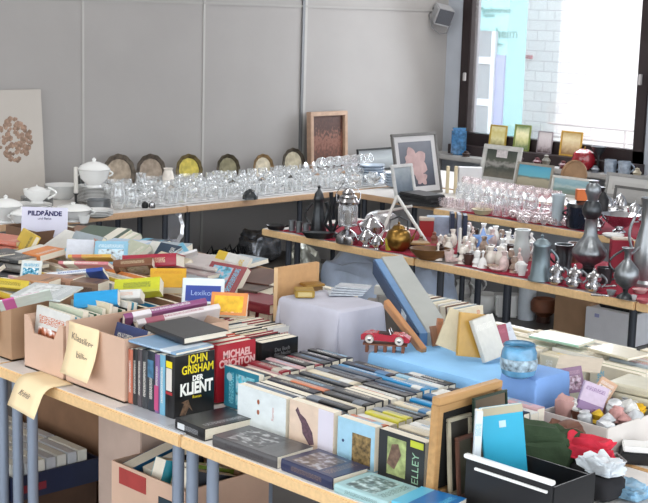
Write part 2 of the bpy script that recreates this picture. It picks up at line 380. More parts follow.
def artmat(name, bands, scale=7, mix=.5, seed=0, warp=.25):
    """painting: stack of horizontal colour zones disturbed by noise; bands = [(position, colour)...] bottom to top"""
    m = bpy.data.materials.new(name); m.use_nodes = True; nt = m.node_tree; b = nt.nodes['Principled BSDF']; b.inputs['Roughness'].default_value = .5
    tc = nt.nodes.new('ShaderNodeTexCoord'); sp = nt.nodes.new('ShaderNodeSeparateXYZ'); n = nt.nodes.new('ShaderNodeTexNoise'); n.inputs['Scale'].default_value = scale
    n.noise_dimensions = '4D'; n.inputs['W'].default_value = seed; n.inputs['Detail'].default_value = 5
    nt.links.new(tc.outputs['Generated'], sp.inputs[0]); nt.links.new(tc.outputs['Generated'], n.inputs['Vector'])
    ma = nt.nodes.new('ShaderNodeMath'); ma.operation = 'MULTIPLY_ADD'; ma.inputs[1].default_value = warp*2; ma.inputs[2].default_value = -warp
    ad = nt.nodes.new('ShaderNodeMath'); ad.operation = 'ADD'
    nt.links.new(n.outputs[0], ma.inputs[0]); nt.links.new(ma.outputs[0], ad.inputs[0]); nt.links.new(sp.outputs[2], ad.inputs[1])
    r = nt.nodes.new('ShaderNodeValToRGB'); e = r.color_ramp.elements
    while len(e) < len(bands): e.new(.5)
    for i, (pos, c) in enumerate(bands): e[i].position = pos; e[i].color = (*lin(c), 1)
    nt.links.new(ad.outputs[0], r.inputs[0]); nt.links.new(r.outputs[0], b.inputs['Base Color'])
    return m
def petals(t, centre, n, r, m, h, seed=1, layers=2, name='painted_petals', height=0):
    rnd = random.Random(seed); b = B(); d = 0
    for L_ in range(layers):
        for i in range(n):
            a = 2*math.pi*i/n+rnd.random()*.5+L_; rr = r*(1-.35*L_)*(.8+.4*rnd.random()); d += 1
            pts = []
            for k in range(9):
                u = k/8*math.pi; rad = rr*math.sin(u)**.7*.36; al = rr*(k/8)
                pts.append((al, rad))
            pts += [(x, -y) for x, y in pts[-2:0:-1]]
            b.prism([(centre[0]+x*math.cos(a)-y*math.sin(a), centre[1]+x*math.sin(a)+y*math.cos(a)) for x, y in pts], 0, .0004+.00003*d)
    bmesh.ops.transform(b.b, matrix=Matrix(((1, 0, 0, 0), (0, 0, -1, h), (0, 1, 0, height), (0, 0, 0, 1))), verts=b.b.verts[:])
    return b.obj(name, m, t, smooth=False)
YB = -math.pi/2       # facing -Y (out of the back wall)
XB = math.pi          # facing -X (out of the window wall)
# ---- things on and against the back wall
pa = PY(46, 190, 6.62)
cv = thing('canvas_painting', 'unframed beige canvas painted with a round brownish blossom cluster, leaning on wall', 'painting', (0, 0, 0))
cv.matrix_world = Matrix.Translation((pa.x-.27, 6.63, .745)) @ Matrix.Rotation(math.radians(-4), 4, 'X')
B().box((0, 0, .31), (.54, .02, .62), bev=.002).obj('canvas', artmat('beige_canvas', [(0, '#a39c94'), (.4, '#b5afa8'), (.8, '#b0aaa3')], 3, seed=2), cv, smooth=False)
hb = B(); rnd = random.Random(4)
for i in range(95):
    a = rnd.random()*6.28; r = .105*math.sqrt(rnd.random()); cx = .085+r*math.cos(a)*1.0; cz = .345+r*math.sin(a)*1.15
    hb.ball((cx, -.0105, cz), .011+.010*rnd.random(), sc=(1, .22, .9), sub=1)
hb.obj('painted_blossom', mat('blossom_brown', '#8d7565', .8, var=.45, scale=45), cv)
# brown relief picture
p = PY(333, 162, 6.56); p.z = .745
fr = frame('relief_picture', 'brown wood-framed relief picture standing against the back wall', Vector((6.53, 6.60, .745)), .355, .43, .03, '#a98c76', artmat('copper_relief', [(0, '#2c1711'), (.35, '#5b3324'), (.55, '#7c5040'), (.75, '#3a1d14'), (1, '#4c2a1d')], 16, seed=5, warp=.5), 3, YB, depth=.045)
# plates on stands
plm = mat('antique_plate_metal', '#8d8678', .35, .75, var=.3, scale=16)
plates = [(118, '#5f564c', '#a99a88', 'brown-grey fan-shaped plate beside the white tureen', 24), (150, '#544b42', '#9f9080', 'brown-grey plate with a dark scalloped rim', 23), (188, '#5f5233', '#c9b85a', 'yellow-centred brass plate', 22), (227, '#453d2e', '#868066', 'dark olive plate with a broad rim', 22), (262, '#7d6443', '#c6bba4', 'cream plate with brown floral rim', 20), (292, '#3f372d', '#a9a089', 'ring-decorated plate by the dark wall joint', 20)]
for i, (px, c1, c2, lb, rp) in enumerate(plates):
    q = PY(px, 176, 6.58); s = mpp(q); R_ = rp*s
    top = PY(px, 154 if px != 292 else 148, 6.58).z
    R_ = min(R_, (top-.748)/2)
    t = thing('display_plate', lb+', standing behind the glasses', 'plate', (q.x, 6.58, .745), group='display plates along the back wall')
    zc = top-R_-.745
    M = Matrix.Translation((0, 0, zc)) @ Matrix.Rotation(math.radians(90-7), 4, 'X')
    B().lathe([(R_*.72, .006), (R_*.78, .014), (R_*.97, .018), (R_, .014), (R_*.97, .012), (R_*.74, .001)], 48, M=M, sx=1.04, wav=.022, k=12).obj('rim', mat('rim'+c1, c1, .35, .5, var=.45, scale=40), t)
    B().lathe([(0, .007), (R_*.5, .0075), (R_*.74, .009), (R_*.74, .002), (0, .001)], 40, M=M, sx=1.04).obj('centre', mat('centre'+c2, c2, .35, .35, var=.4, scale=22), t)
    st = B(); 
    for sx in (-1, 1): st.tube([(sx*.04, -.03, zc-R_*.6), (sx*.035, -.035, .0+.004), (sx*.03, .05, .004), (sx*.02, .045, zc)], .003, 6)
    st.obj('plate_stand', black, t)
# ---- china on the wall table (left part)
def plate_stack(label, bx, by, r, n, z=.742, m=white, group='white dinner china'):
    p, s = at(bx, by, z); t = thing('plate_stack', label, 'plates', p, group=group)
    for i in range(n): B().lathe([(0, i*.008), (r*.6*s, i*.008), (r*s, .014+i*.008), (r*s, .017+i*.008), (r*.6*s, .004+i*.008), (0, .004+i*.008)], 28).obj('plate', m, t)
    return t
def tureen(label, bx, by, r, h, z=.742, m=white, lid=True, rz=FACE):
    parts = [('bowl', [(0, 0), (r*.5, 0), (r*.45, h*.08), (r*.85, h*.3), (r, h*.58), (r*1.04, h*.6), (r*.9, h*.56), (r*.7, h*.3), (0, h*.12)], m)]
    if lid: parts += [('lid', [(r*1.02, h*.61), (r*.8, h*.74), (r*.35, h*.84), (r*.1, h*.86), (r*.14, h*.93), (0, h)], m)]
    parts += [('handle', handle_loop(r*.95, h*.38, h*.56, r*.22, .9, 1), m), ('handle', handle_loop(r*.95, h*.38, h*.56, r*.22, .9, -1), m)]
    return lathe_parts('tureen', label, 'tureen', bx, by, parts, z, 'white dinner china', rz)
tureen('white lidded tureen at the cropped end of the wall table', 6, 222, 17, 28)
tureen('small white lidded tureen beside the cropped one', 22, 226, 12, 20)
plate_stack('stack of white plates behind the printed card', 30, 213, 22, 5)
plate_stack('stack of dark grey plates under the gravy boat', 37, 208, 16, 7, m=mat('grey_china', '#8d9090', .25, var=.1))
pp = P(37, 208, .742)
lathe_parts('gravy_boat', 'white gravy boat with a curled handle on the grey plates', 'gravy boat', 37, 203, [('body', lambda b, s: b.lathe([(0, 0), (6*s, 0), (5*s, 2*s), (11*s, 8*s), (12*s, 14*s), (11*s, 14*s), (9*s, 8*s), (0, 4*s)], 24, sx=1.15, sy=.75), white), ('handle', handle_loop(11, 5, 16, 8, 1.1, 1), white), ('lid', [(10, 13.5), (6, 16), (1, 17), (0, 19)], white)], .80, 'white dinner china', FACE)
tureen('broad low white covered dish in front of the bowls', 73, 221, 19, 20)
plate_stack('pile of white plates in front of the covered dish', 98, 217, 15, 4)
b_, s_ = at(62, 199)
for k in range(3):
    o = B().lathe([(0, 0), (9*s_, 0), (17*s_, 7*s_), (18*s_, 8*s_), (16.5*s_, 7.6*s_), (8*s_, 2*s_), (0, 1.5*s_)], 28).obj('soup_bowl', white); o.location = (b_.x, b_.y, .742+k*.018)
    tag(o, 'white soup bowl, %s of the stack beside the candle' % ('lowest', 'middle', 'topmost')[k], 'bowl', 'white dinner china')
plate_stack('tall stack of white plates carrying the large tureen', 94, 202, 16, 11)
tureen('large white tureen with domed lid on the tall plate stack', 94, 187, 16, 30, z=.742+.1)
lathe_thing('grey_pot', 'grey metal cooking pot in front of the tall plate stack', 'pot', 99, 213, [(0, 0), (11, 0), (11.5, 1), (12, 13), (13, 13.5), (11.5, 13.5), (11, 2), (0, 1.5)], mat('grey_metal', '#85888a', .35, .6, var=.1))
lathe_parts('white_candle', 'tall white candle in a dark stick beside the bowls', 'candle', 76, 205, [('holder', [(5, 0), (5, 1), (1.5, 3), (1.5, 10), (3, 12), (0, 12)], dpewter), ('candle', [(2.3, 12), (2.1, 38), (0, 38.5)], mat('wax', '#d7d4cf', .5, var=.02))])
lathe_thing('dark_bottle', 'dark bottle behind the white candle', 'bottle', 82, 200, [(0, 0), (4, 0), (4, 22), (1.5, 28), (1.5, 36), (0, 36)], glassmat('dark_bottle_glass', '#4a4c4c', .2))
lathe_thing('white_ball_vase', 'white round vase wedged between the scalloped plate and the yellow one', 'vase', 168, 196, [(0, 0), (4, 0), (6, 8), (6, 20), (4, 26), (5, 28), (4, 27), (0, 8)], offw)
tureen('small white sugar bowl in front of the plates', 55, 224, 7, 11)
lathe_thing('white_cup', 'white cup beside the printed card', 'cup', 84, 223, [(0, 0), (4, 0), (6.5, 8), (6, 8), (3, 1), (0, 1)], white)
# ---- drinking glasses
def gl_prof(kind, h=.15):
    if kind == 'wine': return [(0, .002), (.030, 0), (.030, .003), (.005, .008), (.004, h*.48), (.012, h*.55), (.031, h*.72), (.033, h*.85), (.028, h), (.0265, h), (.0315, h*.85), (.029, h*.73), (.010, h*.575), (0, h*.56)]
    if kind == 'flute': return [(0, .002), (.026, 0), (.026, .003), (.004, .008), (.0035, h*.35), (.015, h*.45), (.022, h*.75), (.020, h), (.0188, h), (.0205, h*.75), (.013, h*.47), (0, h*.40)]
    if kind == 'tumbler': return [(0, 0), (.026, 0), (.031, h), (.0295, h), (.0247, .008), (0, .008)]
    if kind == 'coupe': return [(0, .002), (.03, 0), (.03, .003), (.005, .008), (.004, h*.55), (.015, h*.6), (.044, h*.85), (.046, h), (.0445, h), (.042, h*.86), (.012, h*.63), (0, h*.62)]
    if kind == 'jug': return [(0, 0), (.035, 0), (.05, h*.3), (.048, h*.6), (.036, h*.8), (.042, h), (.0405, h), (.0345, h*.8), (.046, h*.6), (.048, h*.3), (.033, .006), (0, .006)]
    if kind == 'bowl': return [(0, 0), (.035, 0), (.03, .01), (.06, h*.6), (.075, h), (.072, h), (.057, h*.6), (.028, .016), (0, .014)]
GM = {}
def glassmesh(kind, h, m, key):
    k = (kind, h, key)
    if k not in GM: GM[k] = B().lathe(gl_prof(kind, h), 14).mesh(kind+'_glass', m)
    return GM[k]
def put_glass(kind, h, m, key, loc, label, group, name=None, sc=1):
    o = bpy.data.objects.new(name or {'wine': 'wine_glass', 'flute': 'champagne_flute', 'tumbler': 'tumbler', 'coupe': 'coupe_glass', 'jug': 'glass_jug', 'bowl': 'glass_bowl'}[kind], glassmesh(kind, h, m, key))
    COL.objects.link(o); o.location = loc; o.scale = (sc, sc, sc); o.rotation_euler.z = random.random()*6
    return tag(o, label, {'jug': 'jug', 'bowl': 'bowl'}.get(kind, 'glass'), group)
rows = [('front', 6.045, 4.52, 6.50, .075, ['tumbler', 'wine', 'flute', 'tumbler'], .075), ('second', 6.155, 4.50, 6.52, .078, ['wine', 'tumbler', 'wine'], .09), ('third', 6.265, 4.46, 6.54, .08, ['wine', 'coupe', 'wine'], .095), ('rear', 6.39, 4.42, 6.22, .088, ['wine', 'flute', 'coupe'], .105)]
KN = {'wine': 'clear stemmed wine glass', 'flute': 'clear champagne flute', 'tumbler': 'clear straight tumbler', 'coupe': 'clear wide-bowled glass'}
FL = P(347, 178, .7505)
for rn, y, xa, xb, st, kinds, h in rows:
    n = int((xb-xa)/st); cnt = {}
    for i in range(n):
        k = kinds[i % len(kinds)] if i % 7 else 'wine'
        x = xa+i*st+random.uniform(-.006, .006)
        if math.hypot(x-FL.x, y-FL.y) < .075: continue
        cnt[k] = cnt.get(k, 0)+1
        put_glass(k, h if k != 'tumbler' else min(h, .065), glass, 'c', (x, y+random.uniform(-.008, .008), .7505), '%s, %s of its kind from the china end, %s wall-table rank' % (KN[k], ORD[cnt[k]-1], rn), 'drinking glasses on the wall table')
# larger decanters and crystal pieces near the china end and the centre
for i, (px, py, k, h, sc, lb) in enumerate([(118, 208, 'jug', .17, .8, 'cut crystal decanter nearest the white tureen'), (131, 207, 'jug', .13, .8, 'low crystal jug in front of the scalloped plates'), (141, 197, 'jug', .2, .7, 'slim glass carafe behind the crystal jug')]):
    put_glass(k, h, glass, 'c', P(px, py, .7505), lb, 'crystal pieces', 'crystal_jug', sc)
lathe_thing('dark_glass_dome', 'small dark glass dome on the front edge of the wall table', 'shade', 250, 199, [(8, 0), (7.5, 4), (5, 8), (1.5, 10), (0, 10.3)], mat('dark_green_glass', '#33373a', .15, var=.2), .7505)
for i, (px, py) in enumerate([(145, 208), (152, 208)]):
    lathe_thing('salt_cellar', ['small black salt cellar at the table edge', 'small chrome salt cellar at the table edge'][i], 'salt cellar', px, py, [(0, 0), (3, 0), (3.5, 2), (3, 5), (1, 6.5), (0, 7)], [black, silver][i], .7505)
# crystal flower, bowls and pressed-glass trays at the far end
p, s = at(347, 178, .7505); t = thing('crystal_flower', 'rosy crystal flower ornament on a stem below the relief picture', 'ornament', p)
B().lathe([(5*s, 0), (4*s, s), (1*s, 3*s), (1*s, 12*s), (0, 12*s)], 12).obj('stem', greyg, t)
fb_ = B()
for i in range(9):
    a = i*.7; fb_.ball((6*s*math.cos(a), 6*s*math.sin(a), (17+2*math.sin(i*2.1))*s), 5*s, sc=(1, 1, .7), sub=1)
fb_.ball((0, 0, 20*s), 4*s, sub=1); fb_.obj('bloom', pinkg, t, smooth=False)
for i, (px, py, r, n_, lb) in enumerate([(372, 181, 15, 3, 'stack of pale blue-grey glass trays behind the pressed bowls'), (395, 186, 13, 2, 'pale glass dish stack by the small white frame')]):
    p, s = at(px, py, .7505); t = thing('glass_tray_stack', lb, 'trays', p)
    for j in range(n_+3): B().lathe([(0, 0), (r*.7*s, 0), (r*s, 3*s), (r*s, 3.6*s), (r*.7*s, .8*s), (0, .8*s)], 20, M=MT((0, 0, j*2.6*s)), sy=.7).obj('tray', mat('ice_blue_glass', '#b9c6d6', .12, var=.12, coat=.5), t)
for i, (px, py, sc) in enumerate([(352, 187, .75), (372, 185, .8), (388, 183, .8), (333, 188, .7)]):
    put_glass('bowl', .07, glass, 'c', P(px, py, .7505), 'clear pressed-glass bowl, %s from the open end on the front edge' % ORD[[2, 1, 0, 3][i]], 'pressed-glass bowls', sc=sc)
rnd = random.Random(3)
for i in range(7):     # glasses lying on their sides by the relief picture
    px = 306+i*8; py = 181-i*.8
    o = put_glass('wine', .14, glass, 'c', P(px, py, .7505)+Vector((0, 0, .033)), 'clear wine glass lying on its side, %s from the dark wall joint' % ORD[i], 'glasses lying on their sides')
    o.rotation_euler = (math.radians(72), 0, math.radians(20+rnd.uniform(-10, 10))); o.location.z = .7505+.035+.06
# ---- frames on the window-side table and parapet
greyf = artmat('dark_forest_art', [(0, '#2f3134'), (.4, '#4b4d4e'), (.6, '#6d6f6d'), (1, '#8c8d8c')], 8, seed=1)
def frame_px(name, label, bx0, by0, bx1, by1, ytop, X=None, Y=None, **kw):
    """frame whose bottom edge runs from pixel (bx0,by0) to (bx1,by1) on plane X or Y"""
    if X is not None: a, c = PX(bx0, by0, X), PX(bx1, by1, X); yaw = XB; w_ = abs(a.y-c.y); top = PX((bx0+bx1)/2, ytop, X).z
    else: a, c = PY(bx0, by0, Y), PY(bx1, by1, Y); yaw = YB; w_ = abs(a.x-c.x); top = PY((bx0+bx1)/2, ytop, Y).z
    m_ = (a+c)/2; zb = kw.pop('zb', None)
    zb = m_.z if zb is None else zb
    m_.z = zb
    return frame(name, label, m_, w_, top-zb, kw.pop('fw', .02), kw.pop('fcol'), kw.pop('art'), kw.pop('lean', 8), yaw, **kw)
frame_px('framed_sketch', 'black-framed dark grey picture behind the glass trays', 359, 170, 401, 170, 148, Y=6.58, zb=.745, fw=.012, fcol='#26282a', art=artmat('grey_sketch', [(0, '#6c7072'), (.5, '#9aa0a3'), (1, '#7b8083')], 3, seed=3), lean=10)
ff = frame_px('flower_painting', 'white-matted grey-framed painting of a large pale pink blossom', 398, 198, 442, 198, 133, Y=5.52, zb=.745, fw=.018, fcol='#6e6c6a', art=artmat('navy_ground', [(0, '#3f4350'), (.5, '#5b5f6a'), (1, '#777a82')], 4, seed=6), mount='#c9c8c9', mw=.035, lean=12)
pk = mat('painted_petal', '#b89c9a', .7, var=.18, scale=14)
petals(ff, (-.02, 0), 8, .10, pk, -.001, 2, 3, height=.20); petals(ff, (.03, 0), 5, .05, pk, -.001, 5, 2, height=.10)
frame_px('small_framed_photo', 'small white picture frame leaning on the end of the wall table', 396, 203, 417, 203, 164, Y=5.36, zb=.744, fw=.02, fcol='#cfcfce', art=artmat('blue_grey_photo', [(0, '#4a5664'), (.5, '#7a8590'), (1, '#aab2b8')], 4, seed=8), lean=14)
fa = dict(depth=.02)
t = frame_px('village_painting', 'grey-framed painting of a pale house among dark trees', 478, 188, 516, 192, 145, X=7.22, zb=.742, fw=.032, fcol='#b3b3b0', art=artmat('village_art', [(0, '#6a655a'), (.35, '#3d423b'), (.5, '#8c8a86'), (.62, '#4a4f45'), (1, '#39403a')], 6, seed=11), lean=12)
B().box((0, -.002, .20), (.09, .004, .06)).obj('painted_house', mat('painted_pale_house', '#b9b3b4', .7, var=.2, scale=60), t, smooth=False)
t = frame_px('beach_painting', 'wood-framed seaside painting with turquoise sky and pale sand', 513, 198, 549, 205, 163, X=7.12, zb=.742, fw=.016, fcol='#8f8a80', art=artmat('beach_art', [(0, '#8d8876'), (.38, '#a39c86'), (.46, '#64736d'), (.52, '#5fa3b4'), (1, '#4d9bb8')], 4, seed=12, warp=.12), lean=12)
t = frame_px('coast_painting', 'pale-framed painting of a green-blue coast in front of a round wooden tray', 549, 212, 592, 220, 177, X=7.02, zb=.742, fw=.016, fcol='#c0bfba', art=artmat('coast_art', [(0, '#7d8577'), (.3, '#6d8a86'), (.5, '#9fb2b2'), (.7, '#7fa3ad'), (1, '#9cb8c0')], 5, seed=14), lean=10)
q = PX(572, 195, 7.28); o = B().lathe([(0, 0), (.095, 0), (.10, .02), (.092, .02), (.088, .008), (0, .008)], 36, M=Matrix.Rotation(math.radians(-78), 4, 'Y')).obj('round_tray', mat('light_brown_tray', '#96785c', .5, var=.2)); o.location = (7.3, q.y, .742+.102); tag(o, 'round brown wooden tray behind the coast painting', 'tray')
t = frame_px('framed_print', 'large pale grey frame with wide mat at the far end below the window', 602, 218, 648, 226, 174, X=7.25, zb=.742, fw=.022, fcol='#8f8f8e', art=artmat('pale_sheet', [(0, '#a7a7a4'), (1, '#b5b5b3')], 4, seed=15), mount='#bdbdbb', mw=.03, lean=10)
t = frame_px('framed_etching', 'smaller dark grey frame standing in front of the large pale one', 611, 225, 650, 232, 187, X=7.02, zb=.742, fw=.016, fcol='#5d5d5c', art=artmat('grey_etching', [(0, '#8c8c8a'), (1, '#a5a5a3')], 7, seed=16), lean=10)
for i, px in enumerate((447, 455)):
    p = P(px, 193, .742); s = mpp(p); o = B().box((0, 0, .085), (.02, .03, .17), bev=.002).obj('narrow_board', mat('cream_cover', '#cdbf9f', .7, var=.05)); o.location = (p.x, p.y, .742); o.rotation_euler.z = FACE
    tag(o, ['narrow cream upright board beside the flower painting', 'narrow cream upright board beside the white box'][i], 'board')
p = P(469, 193, .742); s = mpp(p); o = B().box((0, 0, 13*s), (23*s, .08, 26*s), bev=.003).obj('white_box', mat('white_carton', '#c9c9cb', .7, var=.04)); o.location = p; o.rotation_euler.z = FACE; tag(o, 'white box standing behind the large glasses', 'box')
# black cases on the corner table
for i in range(3):
    c = P(421, 206, .742); o = B().box((0, 0, 0), (.16, .24, .022), bev=.006).obj('black_case', mat('black_leatherette', '#2a2a2c', .5, var=.2)); o.location = (c.x+.04, c.y+.03, .742+i*.0235+.012); o.rotation_euler.z = .35-.25*i
    tag(o, '%s of the thin black cases stacked on the corner table' % ('lowest', 'middle', 'topmost')[i], 'case', 'thin black cases')
# ---- sill objects, z at sill top
SZ = .8335
def sill(px): return PX(px, 156+ (px-450)*.095, WX-.15)
def sill_loc(px, dx=0): q = sill(px); return Vector((WX-.15+dx, q.y, SZ))
def sill_lathe(name, label, cat, px, parts, rz=FACE, dx=0):
    p = sill_loc(px, dx); s = mpp(p); t = thing(name, label, cat, p, (0, 0, rz))
    for nm, pr, m in parts:
        b = B(); pr(b, s) if callable(pr) else b.lathe([(r*s, h*s) for r, h in pr], 18); b.obj(nm, m, t)
    return t
sill_lathe('blue_glass_vase', 'blue and green mottled square glass vase in the window corner', 'vase', 458, [('body', lambda b, s: b.box((0, 0, 13*s), (15*s, 8*s, 26*s), bev=1.5*s), mat('blue_green_glass', '#2f5f86', .12, var=.65, scale=30, coat=.6)), ('rim', lambda b, s: b.box((0, 0, 26.6*s), (13*s, 6*s, 1.5*s)), mat('blue_rim', '#3a6d96', .2, var=.2))])
gold = '#b39a4a'
def sframe(label, px, w_px, h_px, fcol, art, fw=.012, lift=0):
    p = sill_loc(px, .105); s = mpp(p); p.z = .904+lift; return frame('small_framed_picture', label, p, w_px*s*1.12, h_px*s, fw, fcol, art, 6, XB, depth=.014, metal=.3, group='small frames on the window sill')
sframe('small gold frame with a pale yellow scene beside the blue vase', 487, 19, 23, gold, artmat('yellow_scene', [(0, '#8d8452'), (.4, '#d6cf9c'), (.7, '#cbbf7d'), (1, '#e2dcb0')], 5, seed=21))
sframe('green-gold frame with a bright figure, second along the sill', 511, 18, 26, '#7d8a4a', artmat('green_scene', [(0, '#4d6a45'), (.4, '#c9c68f'), (.7, '#e3ddb4'), (1, '#88a070')], 5, seed=22))
sframe('thin pale frame with dark figures between two gilt frames', 534, 16, 22, '#9a9096', artmat('pale_figures', [(0, '#4b3a3c'), (.35, '#b9aeb0'), (1, '#d5cfd0')], 7, seed=23), .006)
sframe('broad gold frame with a brown figure beside the red apple pot', 560, 23, 25, '#c9a24e', artmat('brown_figure', [(0, '#8b6c48'), (.4, '#c9b088'), (.7, '#dfd0a9'), (1, '#cbb27e')], 6, seed=24))
rp = mat('red_ceramic', '#8c1a26', .15, var=.25, coat=.6)
sill_lathe('red_apple_pot', 'dark red apple-shaped pot on the window sill', 'pot', 583, [('body', [(0, 0), (6, 0), (11, 5), (12, 11), (10, 18), (5, 21), (0, 19)], rp), ('stem', lambda b, s: b.tube([(0, 0, 19*s), (s, 0, 24*s)], .8*s), brass)])
sill_lathe('dark_goblet', 'dark flared goblet behind the red apple pot', 'goblet', 595, [('bowl', [(0, 0), (5, 0), (4.5, 1), (1.3, 3), (1.3, 14), (5, 20), (8, 25), (7, 25), (0, 17)], dpewter)], dx=.03)
bg_ = mat('blue_grey_glaze', '#8f9aa8', .3, .3, var=.3, scale=30)
for i, px in enumerate((610, 624)):
    sill_lathe('glazed_mug', ['blue-grey mug nearer the apple pot', 'blue-grey mug nearer the window frame corner'][i]+' on the sill', 'mug', px, [('body', [(0, 0), (6, 0), (6.3, 14), (5.6, 14), (5.4, 1), (0, 1)], bg_), ('handle', handle_loop(6, 3, 12, 4, .8), bg_)])
for i, (px, c, h, lb) in enumerate([(469, '#3c2f2c', 6, 'little dark carved box beside the blue vase'), (522, '#3a2024', 9, 'small dark figurine below the pale frame'), (540, '#5a2028', 8, 'small dark red candle cup below the gilt frame'), (549, '#6d6a62', 12, 'small grey figurine beside the broad gold frame'), (566, '#5b1c20', 8, 'low red bowl beside the broad gold frame'), (598, '#6c7078', 7, 'low grey dish between goblet and mugs'), (640, '#a09682', 10, 'small cream figurine at the sill end')]):
    sill_lathe('trinket', lb, 'trinket', px, [('body', [(0, 0), (4, 0), (3, 1.5), (4.6, h*.5), (2.2, h*.75), (2.6, h*.9), (0, h)], mat('trinket'+c, c, .3, var=.2))], dx=-.035)
# speaker with cable at the top of the back wall
p = PY(444, 15, WY-.06)
t = thing('wall_speaker', 'grey wedge speaker with looped cable high beside the window', 'speaker', (p.x-.02, p.y, p.z))
s = mpp(p); t.rotation_euler = (0, 0, math.radians(-30))
B().box((0, 0, 0), (.13, .12, .13), bev=.008, M=Matrix.Rotation(math.radians(22), 4, 'X') @ Matrix.Rotation(math.radians(12), 4, 'Y')).obj('body', mat('pale_grey_case', '#a4a4a6', .6, var=.03), t, smooth=False)
B().box((.0, -.062, .005), (.115, .008, .11), M=Matrix.Rotation(math.radians(22), 4, 'X') @ Matrix.Rotation(math.radians(12), 4, 'Y')).obj('grille', mat('dark_grey_grille', '#4a4c52', .6, var=.1, scale=120), t, smooth=False)
B().box((0, .05, 0), (.04, .05, .06)).obj('bracket', mat('grey_bracket', '#7d7d7f', .5), t, smooth=False)
B().tube([(-.06, .03, .05), (-.10, .0, .0), (-.085, -.02, -.09), (-.03, -.03, -.135), (.03, -.03, -.13), (.065, -.01, -.06)], .006, 6).obj('cable', mat('grey_cable', '#6a6a6c', .5), t)
# ---------------------------------------------------------------- middle table: metal ware
def rotp(o, a): o.rotation_euler.z = a; return o
TZ = .7465
p, s = at(285, 227, TZ)
lathe_parts('black_pan', 'black shallow pan at the corner end of the middle table', 'pan', 276, 229, [('bowl', [(0, 0), (8, 0), (10, 4), (9.4, 4), (7.5, 1), (0, 1)], black), ('handle', lambda b, s: b.tube([(9*s, 0, 3*s), (22*s, 0, 5*s)], 1.2*s), black)], TZ, None, FACE)
for i, px in enumerate((292, 299, 306)):
    lathe_thing('steel_cup', 'small dark steel cup, %s from the pan' % ORD[i], 'cup', px, 231+i*1.5, [(0, 0), (3.2, 0), (3.6, 11), (3.1, 11), (2.8, 1), (0, 1)], pewter, TZ, 'small steel cups')
lathe_parts('coffee_pot', 'tall dark pewter coffee pot beside the black candle arms', 'coffee pot', 318, 233, [('body', [(0, 0), (8, 0), (8.5, 3), (6.5, 14), (5, 26), (4.6, 32), (5, 33), (0, 33)], dpewter), ('lid', [(5, 33), (5.3, 35), (4, 40), (2, 43), (1.2, 45), (1.8, 47), (0, 48.5)], dpewter), ('handle', handle_loop(6, 6, 30, 7, 1.2, -1), black), ('spout', spout(6, 12, 10, 30, 1.3, 1), dpewter)], TZ, None, FACE)
def arms(b, s):
    for k, (dx, h) in enumerate([(-6, 34), (-2, 44), (4, 42), (7, 30)]):
        b.tube([(0, 0, 4*s), (dx*1.2*s, 0, h*.35*s), (dx*.5*s, .0, h*.7*s), (dx*1.1*s, 0, h*s)], [2*s, 1.8*s, 1.6*s, 2.2*s], 8)
lathe_parts('candle_arms', 'black twisted candleholder beside the pressure lantern', 'candleholder', 332, 236, [('base', [(0, 0), (9, 0), (8, 2), (2, 5), (0, 5)], black), ('arms', arms, mat('black_iron', '#222427', .4, .5, var=.2))], TZ, None, FACE)
lathe_parts('mesh_basket', 'long low dark wire basket in front of the coffee pot', 'basket', 318, 238, [('body', lambda b, s: b.lathe([(0, 0), (12*s, 0), (17*s, 6*s), (16*s, 6*s), (11*s, 1*s), (0, s)], 28, sy=.45), dpewter)], TZ, None, FACE)
gls = greyg
def cage(b, s):
    for k in range(4): a = k*math.pi/2+.4; b.tube([(9.5*s*math.cos(a), 9.5*s*math.sin(a), 18*s), (9.5*s*math.cos(a), 9.5*s*math.sin(a), 40*s)], .6*s, 6)
    b.lathe([(9*s, 18*s), (10*s, 18*s), (10*s, 18.6*s), (9*s, 18.6*s)], 20)
lathe_parts('pressure_lantern', 'silver pressure lantern with ribbed glass chimney, tallest thing by the trays', 'lantern', 347, 243,
  [('tank', [(0, 0), (11, 0), (12, 2), (11.5, 8), (6, 12), (3, 14), (3, 17), (8, 18), (8, 19), (0, 19)], silver), ('chimney', [(8.2, 19), (9.8, 22), (10, 36), (8.8, 40)], greyg), ('burner', [(0, 19), (3, 19), (3, 30), (1.5, 34), (0, 34)], mat('mantle', '#9a9690', .8, var=.1)),
   ('hood', [(10.5, 40), (10.8, 42), (8.5, 45), (8.8, 47), (6, 49), (6.4, 51), (3.5, 54), (0, 56)], silver), ('guard', cage, silver), ('bail_handle', lambda b, s: b.tube([(-11*s, 0, 40*s), (-12*s, 0, 50*s), (-5*s, 0, 61*s), (5*s, 0, 61*s), (12*s, 0, 50*s), (11*s, 0, 40*s)], .5*s, 6), silver)], TZ, None, FACE)
